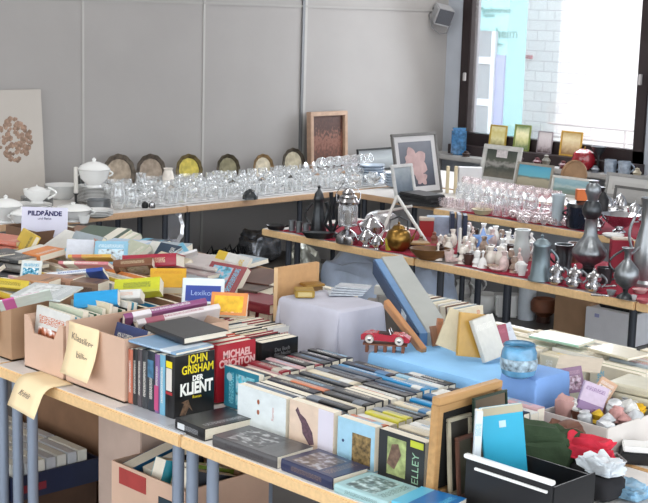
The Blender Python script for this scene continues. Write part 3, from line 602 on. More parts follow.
# silver trays leaning
for i, (px, py, r, lb) in enumerate([(381, 232, 17, 'round silver tray propped behind the coffee set'), (371, 236, 13, 'small silver tray propped beside the lantern')]):
    p, s = at(px, py, TZ); M = MT((0, 0, r*.62*s)) @ Matrix.Rotation(math.radians(62), 4, 'X')
    o = B().lathe([(0, 0), (r*.75*s, 0), (r*s, 1.6*s), (r*s, 2.2*s), (r*.74*s, .8*s), (0, .8*s)], 32, M=M, sy=.68).obj('silver_tray', silver); o.location = (p.x, p.y, TZ); o.rotation_euler.z = FACE; tag(o, lb, 'tray')
for i, (px, py, sc, lb) in enumerate([(366, 246, .8, 'silver sugar bowl in front of the propped trays'), (377, 249, .65, 'small silver creamer beside the sugar bowl'), (371, 240, 1.1, 'silver teapot behind the sugar bowl')]):
    lathe_parts('silver_pot', lb, 'pot', px, py, [('body', [(0, 0), (5*sc, 0), (4*sc, 2*sc), (10*sc, 8*sc), (10*sc, 13*sc), (6*sc, 17*sc), (0, 17*sc)], silver), ('lid', [(6*sc, 17*sc), (4*sc, 20*sc), (1*sc, 21*sc), (1.4*sc, 23*sc), (0, 24*sc)], silver), ('handle', handle_loop(9*sc, 4*sc, 16*sc, 5*sc, .9*sc, 1), silver), ('spout', spout(9*sc, 7*sc, 15*sc, 16*sc, 1.1*sc, -1), silver)], TZ, 'silver coffee set', FACE+.3*i)
# white folding stand (inverted V)
def stand_px(pts, X): return [PX(x, y, X+i*0) for i, (x, y) in enumerate(pts)]
t = thing('white_folding_stand', 'white folding plate stand straddling the brass pot', 'stand', P(400, 240, TZ))
L0 = t.location.copy()
def rel(v): return Vector(v)-L0
top = PX(397, 196, 4.98)
for (bx, by, X, pr) in ((380, 238, 4.86, 1), (427, 243, 4.92, 1)):
    bt = P(bx, by, TZ+.004); B().tube([rel(bt), rel(top)], .008, 8).obj('leg', mat('white_enamel', '#cbcac6', .4, var=.05), t)
B().tube([rel(PX(378, 213, 4.95)), rel(PX(412, 206, 5.0))], .007, 8).obj('crossbar', mat('white_enamel', '#cbcac6', .4, var=.05), t)
lathe_parts('brass_kettle', 'round dark brass kettle under the white folding stand', 'kettle', 398, 250, [('body', [(0, 0), (8, 0), (12, 5), (13, 12), (11, 19), (7, 22), (0, 22)], brass), ('lid', [(7, 22), (5, 25), (1, 26), (1.4, 28), (0, 29)], brass), ('handle', lambda b, s: b.tube([(-9*s, 0, 19*s), (-9*s, 0, 30*s), (0, 0, 34*s), (9*s, 0, 30*s), (9*s, 0, 19*s)], .9*s), dpewter), ('spout', spout(11, 9, 18, 22, 1.6, 1), brass)], TZ, None, FACE)
lathe_thing('kettle_highlight', 'small added yellow-green piece standing for the highlight on the brass kettle', 'cup', 389, 250, [(0, 0), (3.5, 0), (4.6, 12), (4, 12), (3, 1), (0, 1)], mat('yellow_highlight_colour', '#b9a83a', .3, var=.4, scale=40), TZ)  # added cup-shaped piece, its yellow stands for the highlight on the kettle
# red box with pale lid, wooden dishes
p, s = at(426, 236, TZ); t = thing('red_box', 'small red box with a pale lid behind the wooden dish', 'box', p, (0, 0, FACE))
B().box((0, 0, 8*s), (14*s, 10*s, 16*s), bev=.002).obj('body', mat('red_box', '#9b2226', .5, var=.1), t); B().box((0, 0, 17.5*s), (15*s, 11*s, 3*s), bev=.002).obj('lid', mat('pale_lid', '#c5b8a8', .6), t)
wd = mat('brown_wood_dish', '#6a4a2c', .4, var=.25, scale=10, stretch=(1, 6, 6))
lathe_parts('wooden_dish', 'large oval brown wooden dish near the table edge', 'dish', 430, 259, [('bowl', lambda b, s: b.lathe([(0, 0), (12*s, 0), (20*s, 8*s), (21*s, 11*s), (19.6*s, 11*s), (12*s, 2*s), (0, 1.6*s)], 36, sy=.75), wd)], TZ, None, FACE)
p, s = at(413, 249, TZ); o = B().box((0, 0, 6*s), (27*s, 17*s, 1.6*s), bev=.002).obj('wood_board', mat('ochre_board', '#a3814f', .5, var=.2)); o.location = (p.x+.02, p.y, TZ); o.rotation_euler.z = FACE+.1; tag(o, 'ochre wooden board overlapping the oval dish', 'board')
p = P(413, 249, TZ); o = B().box((0, 0, .0125), (.08, .05, .025)).obj('small_book', mat('dark_red_cover', '#4c1d1e', .6)); o.location = (p.x+.02, p.y, TZ); o.rotation_euler.z = FACE; tag(o, 'dark little book under the ochre board', 'book')
bk_ = [(434, 243, '#8a5a4a', 12, 4, 'small reddish-brown figurine in the oval dish'), (445, 248, '#c9b8ae', 14, 4, 'small cream figurine in the oval dish'), (440, 251, '#3d2a22', 8, 5, 'dark wooden egg cup on the rim of the oval dish'), (421, 244, '#7c6a55', 9, 4, 'small tan pot beside the red box')]
for px, py, c, h, r, lb in bk_:
    lathe_thing('figurine', lb, 'figurine', px, py, [(0, 0), (r, 0), (r*.7, h*.2), (r*.9, h*.45), (r*.4, h*.7), (r*.55, h*.85), (0, h)], mat('fig'+c, c, .5, var=.25, scale=40), TZ+.033 if 'in the' in lb or 'rim' in lb else TZ)
# back row: carton, blue books, candle, dark vases
p, s = at(440, 240, TZ); o = B().box((0, 0, 10*s), (24*s, 12*s, 20*s), bev=.002).obj('pale_carton', mat('pale_blue_carton', '#a9b9cf', .5, var=.2, scale=25)); o.location = p+Vector((.10, .1, 0)); o.rotation_euler.z = FACE; tag(o, 'pale blue and white carton standing behind the dish', 'carton')
for i, px in enumerate((453, 460, 466)):
    p, s = at(px, 242+i, TZ); o = B().box((0, 0, 13*s), (4*s, 16*s, 27*s), bev=.001).obj('video_box', mat('navy_case%d' % (i % 2), ['#27324a', '#9ba4b4'][i % 2], .4)); o.location = p+Vector((.08, .08, 0)); o.rotation_euler.z = FACE; tag(o, ['navy upright case nearest the pale carton', 'pale grey upright case between two navy ones', 'navy upright case beside the white candle'][i], 'case')
lathe_parts('white_taper', 'white taper candle in a dark holder beside the china jumble', 'candle', 459, 258, [('holder', [(0, 0), (4, 0), (1.5, 3), (2.5, 6), (0, 6)], dpewter), ('candle', [(1.9, 6), (1.6, 30), (0, 31)], mat('wax', '#d7d4cf', .5, var=.02))], TZ)
# china jumble
rnd = random.Random(12)
def P_cup(c, h=7): return [(0, 0), (2.6, 0), (3.8, h), (3.3, h), (2.2, 1), (0, 1)]
kinds = [('china_cup', 'cup', lambda h: [(0, 0), (2.6, 0), (4.2, h), (3.7, h), (2.2, 1), (0, 1)], 'cup'), ('china_figurine', 'figurine', lambda h: [(0, 0), (3.6, 0), (3, 1.5), (3.8, h*.4), (2, h*.8), (2.8, h*1.05), (2, h*1.4), (0, h*1.5)], 'figurine'), ('china_saucer', 'saucer', lambda h: [(0, 0), (3, 0), (6, 2), (6, 2.5), (3, .8), (0, .8)], 'saucer'), ('china_bell', 'bell', lambda h: [(4.4, 0), (3.2, 3), (2.4, 6), (.8, 7.5), (.8, 10), (1.4, 11.5), (0, 13)], 'bell'), ('china_vase', 'vase', lambda h: [(0, 0), (2.4, 0), (4, 4), (3.4, 8), (1.6, 11), (2.6, 14), (2.2, 14), (0, 6)], 'vase')]
cols = [('white', white), ('cream', offw), ('pale pink', mat('pink_china', '#d9c3c0', .3, var=.25, scale=50)), ('white and brown', mat('brown_white_china', '#a08b7d', .35, var=.5, scale=60)), ('grey', mat('greyish_china', '#9a9a9c', .3, var=.3, scale=50)), ('dark brown', mat('brown_china', '#4c3630', .35, var=.3))]
taken = []; used = {}
for i in range(2500):
    if len(taken) >= 150: break
    px = rnd.uniform(437, 532); lo = 227+(px-440)*.19; hi = 261+(px-440)*.185; py = rnd.uniform(lo+4, hi)
    if px < 455 and py < 247: continue
    if abs(px-459) < 6 and py < 262: continue
    if any(abs(px-a) < 5.0 and abs(py-b) < 2.6 for a, b in taken) or (px > 522 and py > 262): continue
    taken.append((px, py)); kd = rnd.choice(kinds); ci = rnd.choices(range(6), [9, 6, 4, 2.5, 2, 1.2])[0]; cn, cm = cols[ci]
    key = (kd[1], cn); first = GM.get(('ch',)+key)
    p, s = at(px, py, TZ)
    if first is None:
        b = B(); b.lathe([(r*.0058, h*.0062) for r, h in kd[2](8)], 14)
        if kd[1] == 'cup': b.tube([(.015+.012*math.sin(math.pi*k/6), 0, .006+.022*k/6) for k in range(7)], .002, 6)
        GM[('ch',)+key] = first = b.mesh(kd[0], cm)
    o = bpy.data.objects.new(kd[0], first); COL.objects.link(o); o.location = p; o.rotation_euler.z = rnd.random()*6.3; o.scale = (1, 1, 1)
    q = used.get(key, 0); used[key] = q+1
    tag(o, 'small %s china %s in the jumble on the red cloth' % (cn, kd[1]), kd[1], 'small china jumble on the red cloth')
# blue pieces
p, s = at(484, 252, TZ+.0)
b = B(); pts = []
for k in range(10):
    a = k*math.pi/5+math.pi/2; r = (12 if k % 2 == 0 else 5)*s; pts.append((r*math.cos(a), r*math.sin(a)))
b.prism(pts, -.012, .012, M=MT((0, 0, 11*s)) @ Matrix.Rotation(math.radians(80), 4, 'X'))
o = b.obj('blue_glass_star', mat('light_blue_glass', '#6d93cf', .15, var=.2, coat=.5), smooth=False); o.location = p+Vector((.05, .05, 0)); o.rotation_euler.z = FACE; tag(o, 'light blue glass star standing above the china jumble', 'ornament')
lathe_thing('cobalt_cup', 'cobalt blue cup among the white china', 'cup', 497, 258, [(0, 0), (3, 0), (5.5, 9), (4.8, 9), (2.6, 1), (0, 1)], mat('cobalt', '#27306f', .15, var=.2, coat=.5), TZ)
lathe_thing('violet_bowl', 'dark violet glass bowl behind the blue star', 'bowl', 505, 243, [(0, 0), (5, 0), (10, 7), (9, 7), (4, 1), (0, 1)], mat('violet_glass', '#41345a', .15, var=.2), TZ)
lathe_parts('white_jug', 'tall white china jug behind the grey tankard', 'jug', 521, 262, [('body', [(0, 0), (7, 0), (9, 8), (7.5, 20), (6, 27), (8, 33), (7, 33), (5, 26), (0, 10)], mat('greyish_white_glaze', '#b9c0c0', .25, var=.1)), ('handle', handle_loop(7, 8, 28, 7, 1, 1), white)], TZ, None, FACE)
lathe_thing('white_round_pot', 'round white pot at the front of the china jumble', 'pot', 520, 273, [(0, 0), (4, 0), (6.5, 5), (5.5, 10), (3, 12), (0, 12.5)], white, TZ)
tk = mat('blue_grey_pewter', '#7e8d94', .4, .7, var=.15)
lathe_parts('tankard', 'tall blue-grey lidded tankard in the middle of the table edge', 'tankard', 540, 280, [('body', [(0, 0), (12.5, 0), (12.5, 2), (10.5, 5), (9, 20), (8.5, 34), (9, 35), (0, 35)], tk), ('lid', [(9.2, 35), (9, 37), (5, 41), (1, 42), (1.6, 45), (0, 47)], tk), ('handle', handle_loop(9, 8, 31, 8, 1.3, 1), tk)], TZ, None, FACE)
lathe_parts('pewter_mug', 'squat dark pewter mug between the tankard and the big lamp', 'mug', 563, 268, [('body', [(0, 0), (9, 0), (8, 4), (9, 14), (8, 18), (9.5, 24), (8.5, 24), (7, 5), (0, 3)], dpewter), ('handle', handle_loop(8.5, 5, 20, 6, 1.1, -1), dpewter)], TZ, None, FACE)
lathe_parts('copper_mug', 'brownish metal mug peeping out beside the dark pewter mug', 'mug', 573, 262, [('body', [(0, 0), (6, 0), (6, 20), (5, 20), (5, 1), (0, 1)], mat('browned_copper', '#6b5046', .4, .7))], TZ)
lathe_parts('oil_lamp', 'big bulbous pewter oil lamp towering over the chrome pots', 'lamp', 588, 275,
 [('foot', [(0, 0), (13, 0), (13, 2), (6, 7), (6, 11), (0, 11)], dpewter), ('reservoir', lambda b, s: b.lathe([(r*s, h*s) for r, h in [(5, 10), (12, 14), (17, 21), (17, 25), (13, 31), (8, 38), (6.5, 42), (6, 55), (7, 57), (0, 57)]], 48, wav=.02, k=16), pewter), ('knob', [(6, 57), (9, 61), (10, 66), (8.5, 71), (6, 75), (0, 75)], dpewter), ('neck', [(5, 75), (6, 80), (8, 84), (7, 90), (4.5, 93), (5, 95), (0, 96)], pewter)], TZ, None, FACE)
for i, (px, py) in enumerate([(556, 284), (574, 287), (593, 291)]):
    lathe_parts('chrome_pot', 'double-bellied chrome pot with curly handle, %s from the tankard' % ORD[i], 'pot', px, py, [('body', [(0, 0), (5, 0), (8.5, 3), (8.5, 6), (5.5, 9), (8, 12), (8, 15), (5, 18), (0, 19)], silver), ('lid', [(3, 18.5), (2, 20), (.8, 21), (1.4, 22.5), (0, 23.5)], silver), ('handle', handle_loop(7, 3, 17, 6, 1.2, 1), pewter)], TZ, 'row of small chrome pots', FACE)
lathe_parts('pewter_cup', 'plain pewter cup behind the chrome pots', 'cup', 604, 283, [('body', [(0, 0), (7, 0), (8, 16), (7, 16), (6, 1), (0, 1)], dpewter), ('handle', handle_loop(7, 3, 13, 5, 1), dpewter)], TZ, None, FACE)
lathe_parts('pewter_ewer', 'footed pewter ewer with round belly and scrolled handle', 'ewer', 625, 298, [('foot', [(0, 0), (9, 0), (8, 2), (2.5, 6), (3, 10), (0, 10)], dpewter), ('body', [(2.5, 9), (10, 15), (13, 22), (12, 29), (7, 35), (3.6, 39), (3.4, 46), (6.5, 51), (5.5, 51), (0, 42)], pewter), ('handle', handle_loop(4, 22, 49, 14, 1.2, -1), dpewter), ('spout', spout(3, 45, 11, 52, 1.3, 1), pewter)], TZ, None, FACE)
p, s = at(622, 281, TZ); t = thing('red_casket', 'upright red box behind the footed ewer', 'box', p+Vector((.04, .04, 0)), (0, 0, FACE))
B().box((0, 0, 20*s), (22*s, 12*s, 40*s), bev=.003).obj('body', mat('crimson_box', '#8e1f33', .6, var=.12), t, smooth=False); B().box((0, 0, 41*s), (20*s, 10*s, 2*s)).obj('lid', mat('pale_lid', '#c5b8a8', .6), t, smooth=False)
lathe_parts('tall_pitcher', 'tall pale pewter pitcher cut by the edge of view', 'pitcher', 645, 285, [('body', [(0, 0), (15, 0), (15, 3), (12, 6), (14, 20), (13, 40), (8, 62), (8, 80), (10, 88), (9, 88), (0, 60)], mat('light_pewter', '#9b9fa2', .3, .85, var=.15)), ('handle', handle_loop(9, 25, 78, 10, 1.5, -1), pewter)], TZ, None, FACE)
for i, (px, py, c, lb, r, h) in enumerate([(640, 293, '#c9a0a0', 'small pinkish dish beside the ewer foot', 8, 4), (643, 303, '#b96068', 'small rose-red dish at the table joint', 7, 4), (611, 295, '#8a8d90', 'small pewter salt dish at the ewer foot', 5, 5), (634, 300, '#c5c5c8', 'tiny silver thimble in front of the ewer', 3, 5)]):
    lathe_thing('small_dish', lb, 'dish', px, py, [(0, 0), (r*.6, 0), (r, h), (r*.9, h), (r*.5, 1), (0, 1)], mat('sd'+c, c, .3, var=.2), TZ)
for i, (px, py) in enumerate([(608, 287), (599, 296)]):
    p, s = at(px, py, TZ+.002); o = B().tube([(-8*s, 0, .002), (4*s, 0, .003)], 1*s, 6).ball((7*s, 0, .004), 3*s, sc=(1.2, .8, .4)).obj('silver_spoon', silver); o.location = p; o.rotation_euler.z = FACE+[.4, -.3][i]; tag(o, ['silver spoon lying between the chrome pots and the ewer', 'silver spoon lying on the red cloth edge'][i], 'spoon')
# ---------------------------------------------------------------- glassware table under the window
rnd = random.Random(9)
n = 0
specs = [('front', 206, 'tumbler', .06, pinkg, 'p', 'small rosy tumbler', 9.5, 440, 560, .9), ('second', 200.5, 'jug', .105, glass, 'c', 'clear glass jug', 15.5, 468, 548, .85), ('third', 196, 'jug', .12, glass, 'c', 'tall clear glass jug', 14, 462, 540, .85), ('fourth', 192, 'wine', .12, pinkg, 'p', 'rosy stemmed glass', 9, 466, 560, 1)]
for rn, y0_, kd, h, gm, key, nm, st, xa, xb, sc in specs:
    k = 0; px = xa
    while px < xb:
        py = y0_+(px-440)*.165+rnd.uniform(-.5, .5)
        put_glass(kd, h, gm, key, P(px, py, .7465), '%s, %s from the corner, %s rank on the window-side table' % (nm, ORD[k], rn), 'glassware on the window-side table', sc=sc); k += 1; px += st+rnd.uniform(-1, 1)
k = 0
for i in range(22):
    px = rnd.uniform(512, 556); py = rnd.uniform(203+(px-440)*.165, 211+(px-440)*.155)
    o = put_glass('wine', .11, pinkg, 'p', P(px, py, .7465), 'small rosy stemmed glass lying on the red cloth', 'small rosy glasses tumbled on the red cloth', sc=.62)
    o.location.z += .022; o.rotation_euler = (math.radians(84), 0, rnd.random()*6)
for i in range(9):
    px = 435+i*4.4; py = 202.5+(i % 3)*2+(px-440)*.12
    o = lathe_thing('glass_votive', 'pale pressed-glass votive near the corner end of the window-side table', 'votive', px, py, [(0, 0), (3, 0), (4.4, 6), (3.6, 6), (2.4, 1), (0, 1)], pinkg, .7465 if px > 460 else .742, 'pressed-glass votives')
lathe_thing('cream_bowl', 'low cream bowl at the front of the window-side table', 'bowl', 482, 214, [(0, 0), (7, 0), (11, 5), (10, 5), (6, 1), (0, 1)], mat('cream_glaze', '#c3bb9b', .3), TZ)
lathe_parts('pale_pitcher', 'pale blue-white pitcher beside the navy pot', 'pitcher', 557, 225, [('body', [(0, 0), (5, 0), (6, 10), (6.2, 26), (7.2, 31), (6.4, 31), (4.5, 2), (0, 2)], mat('pale_blue_plastic', '#aebcc4', .3, var=.04)), ('handle', handle_loop(8, 6, 27, 5, 1, 1), white)], TZ, None, FACE)
t, s = lathe_parts('navy_pot', 'dark navy cooking pot carrying an orange box', 'pot', 582, 228, [('body', [(0, 0), (15, 0), (16.5, 2), (16.5, 21), (17, 22), (0, 22)], mat('navy_enamel', '#1d2230', .25, var=.15, coat=.4)), ('lid', [(17, 22), (15, 25), (4, 28), (0, 28)], mat('black_lid', '#23252a', .3)), ('handle', handle_loop(16, 12, 18, 4, 1, -1), black)], TZ, None, FACE)
p = t.location+Vector((0, 0, 28*s+.0)); o = B().box((0, 0, 5.5*s), (16*s, 10*s, 11*s), bev=.002).obj('orange_box', mat('orange_carton', '#d0703a', .6, var=.1)); o.location = p; o.rotation_euler.z = FACE; tag(o, 'bright orange little box on the navy pot', 'box')
lathe_parts('black_thermos', 'black round-shouldered flask behind the navy pot', 'flask', 600, 213, [('body', [(0, 0), (8, 0), (8, 14), (5, 20), (3, 22), (4, 26), (0, 27)], black)], TZ)
for i, (px, py, r, h, lb) in enumerate([(592, 224, 7, 15, 'silver teapot between navy pot and chrome bowl'), (606, 210, 8, 12, 'silver bowl behind the chrome fruit bowl'), (634, 222, 8, 16, 'silver coffee pot behind the tall pitcher'), (645, 226, 7, 14, 'small silver pot at the edge of view'), (620, 210, 7, 13, 'silver sugar pot below the grey frames'), (598, 230, 6, 10, 'small silver milk jug in front of the teapot')]):
    lathe_parts('silver_vessel', lb, 'pot', px, py, [('body', [(0, 0), (r*.6, 0), (r*.5, 1.5), (r, h*.4), (r*.95, h*.65), (r*.6, h), (0, h)], silver), ('lid', [(r*.6, h), (r*.3, h*1.15), (r*.1, h*1.2), (0, h*1.35)], silver), ('handle', handle_loop(r*.9, h*.2, h*.9, r*.6, .9, 1), silver), ('spout', spout(r*.9, h*.4, r*1.7, h, 1, -1), silver)], TZ, 'silver tea ware', FACE+.4*i)
lathe_parts('chrome_fruit_bowl', 'wide fluted chrome bowl on a foot, mouth tilted to the front', 'bowl', 619, 232, [('bowl', lambda b, s: b.lathe([(r*s, h*s) for r, h in [(5, 4), (12, 9), (19, 17), (20, 18), (18.5, 17.4), (11, 10), (0, 6)]], 48, wav=.03, k=16), silver), ('foot', [(0, 0), (7, 0), (6, 1.5), (3, 3), (4, 5), (0, 5)], silver)], TZ, None, FACE)
lathe_thing('white_saucer_stack', 'white saucer on the table edge under the chrome bowl', 'saucer', 613, 238, [(0, 0), (6, 0), (11, 3), (11, 4), (6, 1.5), (0, 1.5)], white, TZ)
# ---------------------------------------------------------------- below the middle and window-side tables
bagm = mat('blue_grey_plastic_sheet', '#b3c2da', .35, var=.22, scale=7, bump=.8)
def lump(name, label, cat, loc, d, m, seed=0, sub=4, amp=.16, parent=None, rz=0, base=0.0):
    b = B(); b.ball((0, 0, 0), 1, sub=sub); from mathutils import noise
    for v in b.b.verts:
        c = v.co.copy(); cc = Vector([math.copysign(abs(x)**.55, x) for x in c]); f = 1+amp*noise.noise(c*1.7+Vector((seed, 0, 0)))+amp*.5*noise.noise(c*4+Vector((0, seed, 0)))
        v.co = Vector((cc.x*d[0]/2*f, cc.y*d[1]/2*f, max(0, (cc.z*.5+.5)*d[2]*f)))
    o = b.obj(name, m); o.location = loc; o.rotation_euler.z = rz
    return tag(o, label, cat) if label else o
lump('plastic_bag', 'large crumpled blue-grey bag of bedding under the middle table', 'bag', (4.97, 4.56, 0), (.40, .74, .66), bagm, 3, amp=.10)
lump('pale_cloth_bundle', 'pale blue-grey cloth bundle beside the large crumpled bag', 'bundle', (4.92, 4.06, 0), (.30, .2, .40), mat('pale_grey_cloth', '#a7adb6', .8, var=.15, bump=.5, scale=9), 9)
def floor_px(px, py, z=0): p = P(px, py, z+.002); return p, mpp(p)
lathe_parts('white_bowl_pot', 'round white planter on the floor beside grey crockery', 'planter', 484, 312, [('body', [(0, 0), (9, 0), (14, 6), (15, 15), (13, 19), (12, 19), (12, 14), (0, 4)], white)], .002)
for i, (px, py, r, h, lb) in enumerate([(462, 300, 9, 20, 'white floor jug nearest the dark table legs'), (475, 297, 8, 22, 'white teapot on the floor behind the round planter'), (468, 309, 7, 11, 'small white floor bowl in front of the jug')]):
    lathe_parts('floor_jug', lb, 'jug', px, py, [('body', [(0, 0), (r*.7, 0), (r, h*.4), (r*.6, h*.8), (r*.75, h), (r*.6, h), (0, h*.5)], mat('white_glaze_b', '#e8eae9', .25, var=.1)), ('handle', handle_loop(r*.8, h*.3, h*.9, r*.5, 1, 1), white)], .002, None, FACE)
p, s = floor_px(506, 316); t = thing('white_square_planter', 'white square planter on the floor, second from the brown pot', 'planter', p, (0, 0, FACE))
B().box((0, 0, 11*s), (22*s, 16*s, 22*s), bev=.01).obj('body', white, t); B().box((0, 0, 21*s), (24*s, 18*s, 3*s), bev=.004).obj('rim', white, t)
lathe_parts('white_cylinder_vase', 'tall white cylindrical vase beside the brown bowl', 'vase', 526, 319, [('body', [(0, 0), (8.5, 0), (9, 33), (8, 33), (7.5, 2), (0, 2)], mat('bluish_white_glaze', '#d6e0ea', .3, var=.04))], .002)
lathe_parts('brown_clay_bowl', 'round brown clay bowl between white vase and cardboard box', 'bowl', 543, 322, [('foot', [(0, 0), (7, 0), (7, 6), (0, 6)], mat('dark_clay', '#4a3028', .6)), ('bowl', [(6, 6), (13, 12), (13.5, 20), (11, 24), (10, 24), (0, 12)], mat('terracotta', '#80503a', .5, var=.15))], .002)
def fbox(name, label, px, py, w_, d_, h_, m, rz=math.pi/2, lid=None):
    p, s = floor_px(px, py); t = thing(name, label, 'box', p, (0, 0, rz)); B().box((0, d_/2, h_/2), (w_, d_, h_), bev=.003).obj('body', m, t, smooth=False)
    return t
p1, s1 = floor_px(553, 330); p2, _ = floor_px(588, 338)
t = thing('brown_floor_box', 'plain brown cardboard box under the window-side table', 'box', ((p1.x+.15), (p1.y+p2.y)/2, .002))
B().box((0, 0, .11), (.3, abs(p1.y-p2.y), .22), bev=.003).obj('body', card, t, smooth=False)
p1, s1 = floor_px(584, 338); p2, _ = floor_px(629, 349)
t = thing('white_floor_box', 'white archive box with a dark top under the window-side table', 'box', ((p1.x+.13), (p1.y+p2.y)/2, .002))
B().box((0, 0, .095), (.26, abs(p1.y-p2.y), .19), bev=.003).obj('body', mat('white_carton_b', '#f0f2f8', .7, var=.03), t, smooth=False)
B().box((-.131, .08, .15), (.004, .03, .02)).obj('sticker', mat('pale_violet_sticker', '#a9aed8', .6, var=0), t, smooth=False)
B().box((.02, -.02, .205), (.2, abs(p1.y-p2.y)*.8, .03), bev=.008).obj('contents', black, t)
lathe_thing('red_toy', 'small dark red object lying on the dark floor', 'toy', 582, 345, [(0, 0), (6, 0), (7, 3), (3, 6), (0, 7)], mat('dark_red_toy', '#6b2a2c', .5), .002)
# goods below the wall table
lowb = thing('low_bench', 'low dark bench below the wall table carrying metal trays', 'bench', (5.1, 6.25, 0))
B().box((0, 0, .29), (1.7, .5, .02), bev=.003).obj('board', mat('dark_board', '#4a4744', .7), lowb, smooth=False)
for sx in (-.78, .78):
    for sy in (-.2, .2): B().box((sx, sy, .14), (.04, .04, .28)).obj('leg', mat('dark_board', '#4a4744', .7), lowb, smooth=False)
def ony(px, py, y, z): q = PY(px, py, y); return q
q = PY(174, 250, 6.2); s = mpp(q)
t = thing('silver_oval_tray', 'tall oval silver tray with scalloped rim leaning under the wall table', 'tray', (q.x, 6.22, .462))
M = MT((0, 0, 17*s+.02)) @ Matrix.Rotation(math.radians(80), 4, 'X'); B().lathe([(10*s, 0), (13*s, 1.4*s), (13.5*s, 2*s), (10*s, 1*s)], 40, M=M, sy=1.35, wav=.04, k=10).obj('rim', silver, t); B().lathe([(0, .001), (10*s, .001), (10*s, s), (0, s)], 36, M=M, sy=1.35).obj('centre', mat('silver_grey', '#a3a5a8', .25, .9, var=.15), t)
o = B().box((0, 0, .079), (.2, .2, .158), bev=.004).obj('dark_box', black); o.location = (q.x, 6.24, .302); tag(o, 'dark box on the low bench carrying the oval tray', 'box')
rnd = random.Random(8); b = B()
for i in range(9):
    x = -.15+i*.036; b.tube([(x, 0, 0), (x+.03, -.02, .05+.02*rnd.random()), (x+.01, -.01, .09+.04*rnd.random()), (x-.025, .0, .07+.04*rnd.random()), (x-.01, .01, .03), (x+.03, .02, .0)], .007, 6)
q = PY(228, 262, 6.2); o = b.obj('iron_coils', mat('black_iron', '#222427', .4, .5, var=.2)); o.location = (q.x, 6.2, .31); tag(o, 'dark wrought iron scrollwork under the wall table', 'ironwork')
for i, (px, r) in enumerate(((205, 9), (192, 7))):
    q = PY(px, 262, 6.12); s = mpp(q); o = B().lathe([(0, 0), (r*s, 0), (r*1.1*s, 12*s), (r*s, 12*s), (r*.9*s, s), (0, s)], 24).obj('dark_bowl', dpewter); o.location = (q.x, 6.12, .302); tag(o, ['dark metal bowl beside the wrought iron', 'small dark metal bowl beside the oval tray'][i], 'bowl')
q = PY(263, 262, 6.2); lump('silver_foil_bag', 'crumpled silver and dark foil bag under the end of the wall table', 'bag', (q.x-.03, 6.2, .302), (.24, .2, .19), mat('dark_foil', '#8d9096', .25, .8, var=.7, scale=14, bump=1.0), 5)
q = PY(276, 268, 6.1); lump('silver_bundle', 'smaller pale silver bundle in front of the foil bag', 'bag', (q.x-.03, 5.82, .0), (.2, .16, .44), mat('pale_foil', '#8f9088', .3, .6, var=.5, scale=18, bump=.8), 15)
